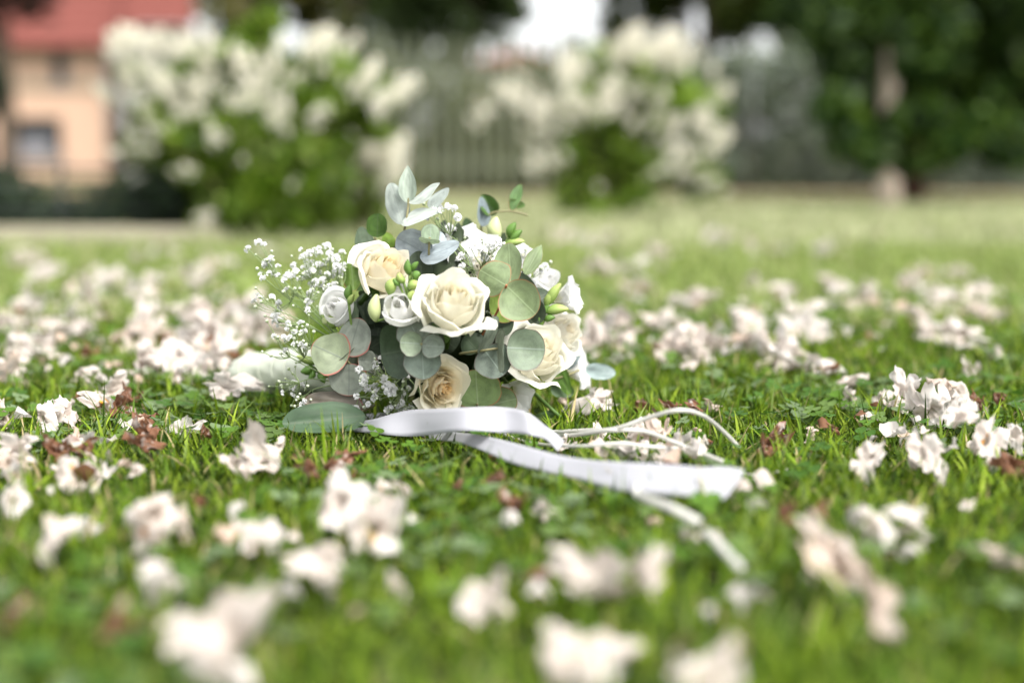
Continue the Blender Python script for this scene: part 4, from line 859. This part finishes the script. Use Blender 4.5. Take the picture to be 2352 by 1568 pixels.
# ================================================================== FALLEN BLOSSOMS
def noise_disp(V, amp, freq, seed):
    off = Vector((seed * 3.7, seed * 1.3, seed * 2.1)); out = []
    for v in V:
        n_ = mnoise.noise_vector(Vector(v) * freq + off); n2_ = mnoise.noise_vector(Vector(v) * freq * 2.7 + off); out.append((v[0] + amp * (n_.x + .4 * n2_.x), v[1] + amp * (n_.y + .4 * n2_.y), v[2] + amp * (n_.z + .4 * n2_.z)))
    return out
def corolla(seed, crumple=.006, wilt=.0, squash=1.0, droop=0.0, rounded=False):
    g = random.Random(seed); nu, nv = 50, 15; V = []; C = []; ph = [g.uniform(0, 6.28) for _ in range(5)]
    ls = [g.choice([g.uniform(.85, 1.25), g.uniform(.85, 1.25), g.uniform(.25, .6)]) for _ in range(5)]; ca = g.uniform(0, 6.28); cbend = g.uniform(8, 26) * (1 if g.random() < .6 else -1) * (.6 + wilt); fold = [g.uniform(-.010, .012) for _ in range(5)]
    if rounded: ls = [g.uniform(.5, 1.25) for _ in range(5)]; cbend = g.choice((-1, 1)) * g.uniform(8, 24); fold = [g.uniform(-.012, .016) for _ in range(5)]
    def pt(th, t):
        lobe = abs(math.cos(2.5 * th)) ** .55; k = int(((th + math.pi / 5) % (2 * math.pi)) / (2 * math.pi / 5)) % 5
        if t < .5: q = t / .5; r = .0032 + (.0043 if rounded else .0085) * q ** .8; z = .021 * q
        else:
            q = (t - .5) / .5; L_ = (.45 + .55 * lobe) * ls[k]; r = .0117 + .0195 * q * L_ if not rounded else .0075 + .0225 * q ** .8 * (.62 + .38 * lobe ** .6) * ls[k]; z = .021 + .010 * q * (1 - q * (.9 + droop)) * L_ + .0028 * q * q * math.sin(11 * th + ph[0]) + .0016 * q ** 3 * math.sin(23 * th + ph[1])
            r += .0012 * q * q * math.sin(17 * th + ph[2]); z += fold[k] * q * q * lobe; xx = math.cos(th - ca) * r; z += cbend * xx * xx * q
        return (math.cos(th) * r, math.sin(th) * r, z - .018)
    for i in range(nu):
        th = 2 * math.pi * i / nu
        for j in range(nv):
            t = j / (nv - 1); V.append(pt(th, t)); q = max(0, (t - .5) / .5)
            white = np.array((.64, .605, .57)); tube = np.array((.635, .575, .525)); brown = np.array((.22, .105, .06)); c = tube * (1 - min(1, q * 2.2 + .1)) + white * min(1, q * 2.2 + .1)
            pat = .5 + .5 * mnoise.noise(Vector((math.cos(th) * 2 + seed, math.sin(th) * 2, t * 3)))
            pk = max(0, mnoise.noise(Vector((math.cos(th) * 1.6 + 7, math.sin(th) * 1.6 + seed, t * 2)))) * .55 * (1 - min(1, wilt)); c = c * (1 - pk) + np.array((.62, .47, .39)) * pk; kk = min(1, max(0, wilt * (pat * 1.7 - .1) + wilt * .3 * (1 if t > .93 else 0))); tan = np.array((.58, .43, .33)); c = c * (1 - kk) + (tan if wilt < .8 else brown) * kk; C.append(c)
    V = noise_disp(V, crumple, 38, seed); V = noise_disp(V, crumple * .5, 95, seed + 9)
    V = np.array(V); V[:, 1] *= squash
    me = np_mesh('corolla', V, grid_faces(nu, nv, wrap=True), None, M['blossom'], np.array(C))
    TV = []; TQ = []; n0 = 0
    for th0 in (ph[3], ph[3] + .75):
        g_ = []
        for i in range(5):
            for j in range(6):
                x, y, z = pt(th0 + (i - 2) * .10 * (1 - .25 * abs(j - 3) / 3), .34 + .30 * j / 5); k_ = .90; g_.append((x * k_, y * k_, z + .0006))
        g_ = noise_disp(g_, crumple, 38, seed); g_ = noise_disp(g_, crumple * .5, 95, seed + 9); TV += g_; TQ.append(grid_faces(5, 6, n0)); n0 += 30
    TV = np.array(TV); TV[:, 1] *= squash
    tm = np_mesh('throat_marking', TV, np.concatenate(TQ), None, M['blossom'], np.tile((.85, .42, .06), (len(TV), 1)))
    return me, tm
FRESH = [corolla(300 + i, .0075, .10, .62, .3) for i in range(7)]
SOFT = [corolla(310 + i, .0105, .30, .5, .6) for i in range(7)]
WILT = [corolla(320 + i, .011, .66, .45, .9) for i in range(4)]
ROUND = [corolla(340 + i, .0088, (.14, .30)[i % 2], (.55, .7, .62)[i % 3], .5, True) for i in range(8)]
BROWN = [corolla(330 + i, .011, 1.6, .55, 1.0) for i in range(3)]
KIND = dict(f=FRESH, s=SOFT, w=WILT, b=BROWN)
GRP = 'fallen white blossoms on the lawn'
gb = random.Random(77)
def blossom(u, v, size_px, kind, label, face=None, z=None, roll=None, simple=False, group=GRP):
    var = ROUND if kind in 'fs' and size_px > 105 and not simple else KIND[kind]; me, tm = gb.choice(var)
    z = .020 if z is None else z * .86; c = PZ(u, v, z); sc = size_px * (1.0 if size_px > 105 else 1.03) * (c - CAMP).length / FPX / .056
    if face is None: face = (gb.uniform(-1, 1), gb.uniform(-1, .5), gb.uniform(.1, 1.1))
    Rm = basis(face, Vector((0, .1, 1)), gb.uniform(0, 6.28) if roll is None else roll)
    if simple:
        o = obj('fallen_blossom', me, None, Matrix.Translation(c) @ Rm.to_4x4() @ Matrix.Scale(sc, 4)); return tag(o, label, 'blossom', group)
    e = empty('fallen_blossom', c, label, 'blossom', group, None); W = Matrix.Translation(c) @ Rm.to_4x4() @ Matrix.Scale(sc, 4)
    obj('corolla', me, e, W)
    if any(w_ in label for w_ in ('orange', 'yellow', 'throat')) and kind in 'fs': obj('throat_marking', tm, e, W)
    return e
NEAR = [
 (785, 1150, 165, 'f', 'white blossom standing upright, upper of the blurred pair below the bouquet left', (-.3, -.6, .7), .036),
 (862, 1205, 165, 'f', 'white blossom with orange throat mark below the bouquet, right of the upright one', (.2, -.9, .5), .024),
 (745, 1300, 165, 's', 'long pale blossom lying tube up below the orange marked blossom', (-.5, .1, -.5), .024),
 (545, 1440, 260, 's', 'largest blurred white blossom at the bottom left foreground', (-.1, -.7, .6), .030),
 (500, 1535, 200, 'f', 'white blossom cut by the bottom edge below the largest one', (.3, -.5, .6), .016),
 (378, 1325, 150, 's', 'beige white blossom upper left of the largest foreground blossom', (.5, .1, .2), .026),
 (345, 1195, 145, 'f', 'white blossom with yellow mark topping a stack at lower left', (.1, -.9, .5), .030),
 (350, 1240, 130, 's', 'pinkish blossom under the yellow marked one at lower left', (-.6, -.4, .3), .018),
 (432, 1212, 90, 'w', 'small tan pink petal curl right of the stacked blossoms at lower left', (.4, -.2, .3), .016),
 (125, 1210, 140, 's', 'pinkish white blossom drooping at the left, below the brown one', (.3, .2, -.8), .030),
 (30, 1148, 90, 'f', 'white blossom at the left edge below the beige pair', (.1, -.5, .8), .022),
 (600, 1215, 145, 'f', 'white blossom with two raised lobes between two blurred stacks', (0, .3, .8), .022),
 (1395, 1335, 215, 'f', 'big white blurred blossom in the lower middle foreground', (-.5, -.5, .7), .026),
 (1480, 1330, 130, 'f', 'upright white lobe right against the big lower middle blossom', (.4, -.4, .5), .030),
 (1345, 1505, 240, 'f', 'big white blossom near the bottom edge in the middle', (-.1, -.4, .9), .020),
 (1610, 1575, 180, 's', 'pale blossom peeking over the bottom edge right of middle', (.2, -.4, .9), .014),
 (1135, 1388, 140, 's', 'cream coloured blossom left of the big lower middle blossom', (-.5, -.3, .5), .020),
 (1240, 1335, 100, 'b', 'reddish brown wilted scrap above the cream blossom', (.3, -.2, .7), .018),
 (910, 1335, 78, 's', 'small cream blossom alone in the lower middle grass', (0, -.5, .6), .016),
 (878, 1135, 60, 's', 'small yellowish blossom below the bouquet front', (-.4, -.4, .6), .014),
 (930, 1130, 66, 's', 'small cream blossom beside the yellowish one below the bouquet', (.4, -.4, .6), .018),
 (1925, 1295, 215, 'w', 'large peach pink blossom in the right foreground', (-.3, -.6, .5), .030),
 (2000, 1205, 150, 'f', 'white blossom directly above the large peach one at right', (-.1, -.8, .5), .026),
 (2105, 1215, 110, 's', 'beige white blossom right of the pair in the right foreground', (.6, -.4, .3), .020),
 (2020, 1395, 160, 'w', 'beige blurred blossom below the large peach one at right', (.3, -.5, .5), .022),
 (2315, 1275, 100, 'w', 'pinkish blossom at the right edge in the foreground', (.2, -.3, .3), .020),
 (2225, 1160, 50, 's', 'tiny pale blossom bit right of the right foreground group', None, .012),
 (18, 1430, 95, 'b', 'brown wilted blossom at the left edge of the foreground', None, .016),
 (265, 1440, 110, 'b', 'dark brown wilted blossom left of the largest foreground blossom', None, .018),
 (175, 1090, 110, 'f', 'white frilly blossom with orange streak left, below the brown clump', (.1, -.7, .6), .022),
 (215, 1105, 70, 's', 'crumpled white blossom touching the orange streaked one at left', (.6, -.4, .4), .016),
 (40, 1035, 100, 's', 'beige curled blossom at the left edge, upper of two', (-.2, -.5, .6), .024),
 (30, 1080, 95, 'w', 'beige pink blossom at the left edge, lower of two', (.3, -.5, .4), .018),
 (140, 1035, 78, 'b', 'reddish brown dried blossom clump at left', (.2, -.5, .6), .022),
 (190, 1040, 62, 'b', 'dark brown dried blossom right beside the reddish brown clump', (.5, -.4, .5), .020),
 (105, 962, 120, 'f', 'white rolled blossom with wavy rim at left edge of the sharp grass', (-.2, -.7, .3), .026),
 (150, 950, 90, 's', 'white curled lobe lying behind the rolled blossom at left', (.5, -.4, .6), .026),
 (235, 935, 90, 's', 'pale blossom with yellow mark behind the rolled blossom at left', (.4, -.6, .3), .020),
 (5, 955, 62, 'w', 'orange brown leaf-like blossom cut by the left edge', (.3, -.5, .4), .018),
 (545, 1065, 95, 's', 'crumpled white blossom below the big dark leaf, left of two', (-.4, -.5, .5), .020),
 (600, 1055, 110, 'f', 'frayed white blossom below the big dark leaf, right of two', (.1, -.7, .5), .020),
 (640, 1030, 70, 's', 'pale pinkish petal curl right under the big dark leaf', (.6, -.3, .2), .024),
 (690, 1050, 46, 'b', 'brown dry scrap under the big dark leaf', None, .014),
 (425, 990, 80, 'f', 'small white blossom half sunk in the grass left of the dark leaf', (0, -.6, .7), .016),
 (470, 1000, 50, 'b', 'brown scrap beside the half sunk white blossom', None, .012),
 (522, 890, 125, 'f', 'crisp white blossom with open lobes just left of the bouquet handle', (-.1, -.9, .35), .028),
 (262, 895, 95, 's', 'white blossom in a row at left, upper middle', (.5, -.4, .4), .024),
 (195, 865, 100, 's', 'tan white blossom in a row at left, farther back', (-.5, -.3, .5), .022),
 (2075, 905, 105, 'f', 'bright white frilly blossom, left of the sharp cluster at right', (-.2, -.8, .55), .034),
 (2135, 935, 125, 'f', 'large white blossom tilted forward in the sharp cluster at right', (0, -.7, -.2), .026),
 (2200, 905, 105, 'f', 'white blossom with brown tube, right of the sharp cluster at right', (.5, -.4, .5), .030),
 (2170, 880, 60, 'w', 'tan tube of a blossom on top of the sharp cluster at right', (.3, .2, .7), .044),
 (2025, 925, 80, 's', 'pinkish blossom low at the left of the sharp cluster at right', (-.3, -.6, .3), .014),
 (2240, 925, 48, 'b', 'brown scrap at the right of the sharp cluster', None, .020),
 (1995, 1055, 125, 's', 'blurred white and tan blossom, leftmost of the right edge row', (-.3, -.7, .5), .022),
 (2120, 1045, 155, 's', 'large beige white blossom in the middle of the right edge row', (.1, -.7, .5), .026),
 (2205, 960, 80, 'f', 'thin white blossom standing upright above the right edge row', (.1, -.5, .6), .052),
 (2265, 1015, 150, 'f', 'white blossom with yellow throat right in the right edge row', (.2, -.8, .4), .030),
 (2325, 1060, 90, 'b', 'reddish brown wilted blossom at the right edge', None, .022),
 (2330, 1000, 70, 'f', 'white lobe cut by the right edge above the reddish brown one', None, .030),
 (1955, 918, 60, 's', 'pinkish white blossom tube lying left of the sharp cluster at right', (-.9, -.2, .15), .016),
 (1960, 877, 70, 's', 'small pale blossom with brown side behind the lying tube', (.1, -.5, .6), .020),
 (2225, 848, 62, 's', 'small cream blossom alone behind the sharp cluster', (0, -.6, .6), .018),
 (2280, 812, 44, 's', 'tiny pinkish blossom at right beyond the cream one', None, .016),
 (1375, 920, 115, 's', 'peach white blossom on the grass right of the bouquet base', (.5, -.6, .4), .022),
 (1300, 918, 60, 'w', 'brownish pink petal close against the bouquet base at right', None, .014),
 (1465, 930, 62, 'b', 'brown dry scrap right of the peach white blossom', None, .016),
 (1630, 935, 66, 'w', 'tan elongated blossom bud with purplish tip behind the ribbon loop', (-.95, -.1, .1), .014),
 (1498, 985, 85, 'w', 'peach pink petal standing upright under the ribbon loop', (.2, -.3, -.9), .030),
 (1465, 975, 60, 'f', 'small white lobe behind the upright peach petal', None, .026),
 (1375, 1000, 70, 's', 'crumpled cream blossom under the thin ribbons', None, .012),
 (1470, 1035, 85, 'f', 'white frilly blossom under the thin ribbons, right of the cream one', (-.1, -.6, .7), .012),
 (1545, 1030, 75, 's', 'white blossom under the thin ribbons close to their ends', None, .012),
 (1295, 1020, 70, 's', 'pale blossom where the broad ribbon dips to the grass', None, .012),
 (1610, 1040, 60, 's', 'small cream blossom at the end of the thin ribbons', None, .010),
 (1050, 1115, 42, 'b', 'round reddish brown bud in the grass below the broad ribbon', None, .014),
 (1130, 1045, 40, 'b', 'dark brown scrap under the broad ribbon tail', None, .012),
 (1920, 990, 52, 'b', 'brown dry scrap left of the right edge row', None, .016),
 (1862, 1000, 44, 'w', 'tan rounded bud left of the brown dry scrap at right', None, .014),
 (1625, 1020, 34, 'b', 'small dark red brown scrap near the thin ribbon ends', None, .012),
 (1860, 1175, 40, 'b', 'orange brown scrap in the grass above the right foreground group', None, .016),
 (310, 1085, 46, 's', 'small beige petal standing in the grass at left', (.1, -.6, .5), .020),
 (1255, 1180, 60, 's', 'yellowish pale petal curl in the middle foreground grass', None, .016),
 (575, 1260, 40, 'b', 'tiny reddish brown scrap above the largest foreground blossom', None, .014),
]
for (u, v, s, k, lab, face, z) in NEAR: blossom(u, v, s, k, lab, face, z)

# drifts farther back, cluster by cluster; within a cluster a blossom is told by its place from the left
ORD = ['leftmost', 'second from left', 'third from left', 'fourth from left', 'fifth from left', 'sixth from left', 'seventh from left', 'eighth from left', 'ninth from left']
def drift(u, v, ru, rv, n, where, seed, size_m=.054, mix='ffssssw'):
    g = random.Random(seed); pts = []
    for _ in range(n * 30):
        if len(pts) >= n: break
        a = g.uniform(0, 6.283); q = math.sqrt(g.random()); uu, vv = u + math.cos(a) * ru * q, v + math.sin(a) * rv * q
        if any(abs(uu - p_[0]) < .35 * ru / n ** .5 and abs(vv - p_[1]) < .35 * rv / n ** .5 for p_ in pts): continue
        pts.append((uu, vv))
    rows = [('', pts)] if n <= 4 else [('back row, ', [p_ for p_ in pts if p_[1] < sorted(q[1] for q in pts)[n // 2]]), ('front row, ', [p_ for p_ in pts if p_[1] >= sorted(q[1] for q in pts)[n // 2]])]
    for rn, rp in rows:
        rp = sorted(rp)
        for k, (uu, vv) in enumerate(rp):
            kind = g.choice(mix); c = PZ(uu, vv, .024); tone = dict(f='white', s='creamy white', w='pinkish tan', b='dry brown')[kind]
            o_ = 'only' if len(rp) == 1 else 'rightmost' if k == len(rp) - 1 else ORD[k]
            blossom(uu, vv, size_m * g.uniform(.68, 1.2) * FPX / (c - CAMP).length, kind, f'{tone} blossom, {o_}, {rn}{where}', None, g.uniform(.014, .026), simple=True, group='blossoms in the ' + where)
CL = [
 (440, 780, 60, 40, 9, 'drift left of the handle'), (380, 850, 70, 22, 6, 'cluster nearest below the drift at the handle'), (500, 830, 45, 26, 5, 'cluster touching the handle end'), (320, 770, 50, 30, 6, 'left flank of the handle drift'), (520, 765, 40, 28, 5, 'patch above the handle'),
 (50, 735, 60, 40, 6, 'drift at the left picture edge'), (150, 750, 50, 30, 5, 'patch right of the left edge drift'), (60, 800, 60, 24, 5, 'near patch at the left edge'), (200, 690, 60, 35, 6, 'patch in the left middle lawn'), (15, 850, 25, 12, 2, 'pair at the left edge above the rolled blossom'),
 (310, 680, 55, 40, 7, 'drift in the middle of the left lawn'), (440, 645, 60, 32, 7, 'drift below the far hydrangea at left'), (540, 690, 45, 35, 6, 'drift behind the white floret spray'), (110, 635, 60, 24, 6, 'far drift at the left edge'), (600, 745, 50, 35, 6, 'patch behind the lower floret spray'), (430, 715, 45, 20, 4, 'patch between the handle drift and the middle drift'),
 (70, 600, 60, 14, 4, 'farthest band at the left edge'), (350, 590, 60, 14, 4, 'farthest band left of centre'), (490, 592, 50, 14, 4, 'farthest band before the hydrangea'), (640, 585, 60, 16, 3, 'farthest band behind the florets'), (225, 640, 40, 20, 4, 'gap patch of the far left lawn'),
 (1540, 755, 55, 25, 6, 'drift right behind the bouquet'), (1390, 790, 50, 36, 6, 'patch beside the right rose'), (1720, 770, 40, 28, 6, 'heap right of the big drift'), (1600, 805, 70, 22, 6, 'near edge of the right drift'), (1800, 815, 45, 20, 5, 'trailing patch at the right drift end'), (1410, 740, 36, 16, 3, 'trio above the patch at the right rose'), (1890, 835, 26, 12, 2, 'pair right of the trailing patch'),
 (1590, 690, 34, 12, 3, 'row in the right middle lawn'), (1470, 665, 55, 20, 4, 'soft patch right of the freesia'), (1800, 668, 22, 12, 2, 'pair in the middle of the right lawn'), (1725, 660, 18, 10, 1, 'spot left of the middle pair'), (1920, 660, 18, 12, 2, 'bright pair right of the middle'), (1985, 680, 16, 26, 3, 'upright stack on the right lawn'), (1855, 760, 34, 18, 3, 'slanting trio on the right lawn'), (1838, 718, 20, 16, 2, 'pair above the slanting trio'),
 (2110, 645, 45, 22, 6, 'drift at the far right lawn'), (2165, 690, 40, 18, 5, 'near side of the far right drift'), (2245, 690, 36, 22, 4, 'patch right of the far right drift'), (2205, 622, 12, 8, 1, 'single spot above the far right drift'), (2200, 770, 30, 22, 4, 'heap below the far right drift'), (2125, 750, 14, 20, 2, 'pair left of the heap at right'), (2275, 715, 25, 10, 2, 'outer pair at far right'),
 (1290, 545, 50, 22, 4, 'pale spots at the bouquet top right'), (1400, 560, 50, 18, 4, 'pale spots before the right hydrangea'), (1500, 595, 50, 18, 5, 'pale cluster on the bright lawn'), (1650, 555, 60, 14, 4, 'far pale row on the bright lawn'), (1760, 575, 50, 14, 4, 'far pale row right of it'), (1400, 620, 60, 18, 5, 'pale patch beside the bouquet'), (1930, 570, 70, 14, 3, 'farthest spots on the right lawn'),
]
for k, c_ in enumerate(CL): drift(*c_[:5], c_[5], 400 + k)

for k, c_ in enumerate([(760, 1085, 90, 30, 3, 'grass below the dark leaf'), (1180, 1120, 60, 40, 3, 'grass below the broad ribbon'), (1790, 1020, 60, 30, 3, 'grass right of the ribbon loop'), (330, 1000, 60, 40, 3, 'grass above the brown clump'),
        (2280, 930, 40, 25, 2, 'grass right of the sharp cluster'), (1560, 925, 70, 15, 2, 'grass behind the ribbon loop'), (300, 930, 50, 20, 2, 'grass before the left row'), (1850, 1180, 60, 30, 2, 'grass above the right foreground group')]):
    drift(*c_[:5], c_[5], 500 + k, size_m=.024, mix='b')
def litter():
    g = np.random.default_rng(88); V = []; Q = []; C = []; n0 = 0
    spots = [(u, v, ru * 1.3, rv * 1.4, 9) for (u, v, ru, rv, n, w_) in CL] + [(300, 760, 340, 110, 170), (1650, 760, 260, 70, 70), (2100, 720, 200, 90, 40), (1176, 1150, 1100, 280, 30), (1500, 1030, 130, 30, 30), (2120, 980, 180, 80, 25), (150, 1000, 180, 120, 30)]
    pal = np.array([(.66, .61, .57), (.64, .56, .50), (.58, .44, .35), (.20, .10, .055)])
    for (u, v, ru, rv, n) in spots:
        for _ in range(n):
            a = g.uniform(0, 6.283); q = math.sqrt(g.random()); uu, vv = u + math.cos(a) * ru * q, v + math.sin(a) * rv * q
            if vv < 520: continue
            c = PZ(uu, vv, g.uniform(.012, .024)); s_ = g.uniform(.004, .0095); B = basis((g.normal() * .6, g.normal() * .6, 1), Vector((0, 1, .1)), g.uniform(0, 6.28)); cu = g.uniform(-.9, .9); cv = g.uniform(-.9, .9); w_ = g.uniform(.5, 1.1)
            for i in (-1, -.33, .33, 1):
                for j in (-1, -.33, .33, 1):
                    k = .72 if abs(i) == 1 and abs(j) == 1 else 1
                    V.append(tuple(c + B @ Vector((i * k * s_, j * k * s_ * w_, s_ * (cu * i * i + cv * j * j * w_ + .25 * g.normal())))))
            Q.append(grid_faces(4, 4, n0)); n0 += 16; C += [tuple(pal[g.choice(4, p=[.42, .3, .18, .10])] * g.uniform(.85, 1.08))] * 16
    return np_mesh('petal_litter', V, np.concatenate(Q), None, M['blossom'], np.array(C))
tag(obj('petal_litter', litter()), 'small torn petal scraps strewn all over the lawn between the fallen blossoms', 'petal litter', kind='stuff')
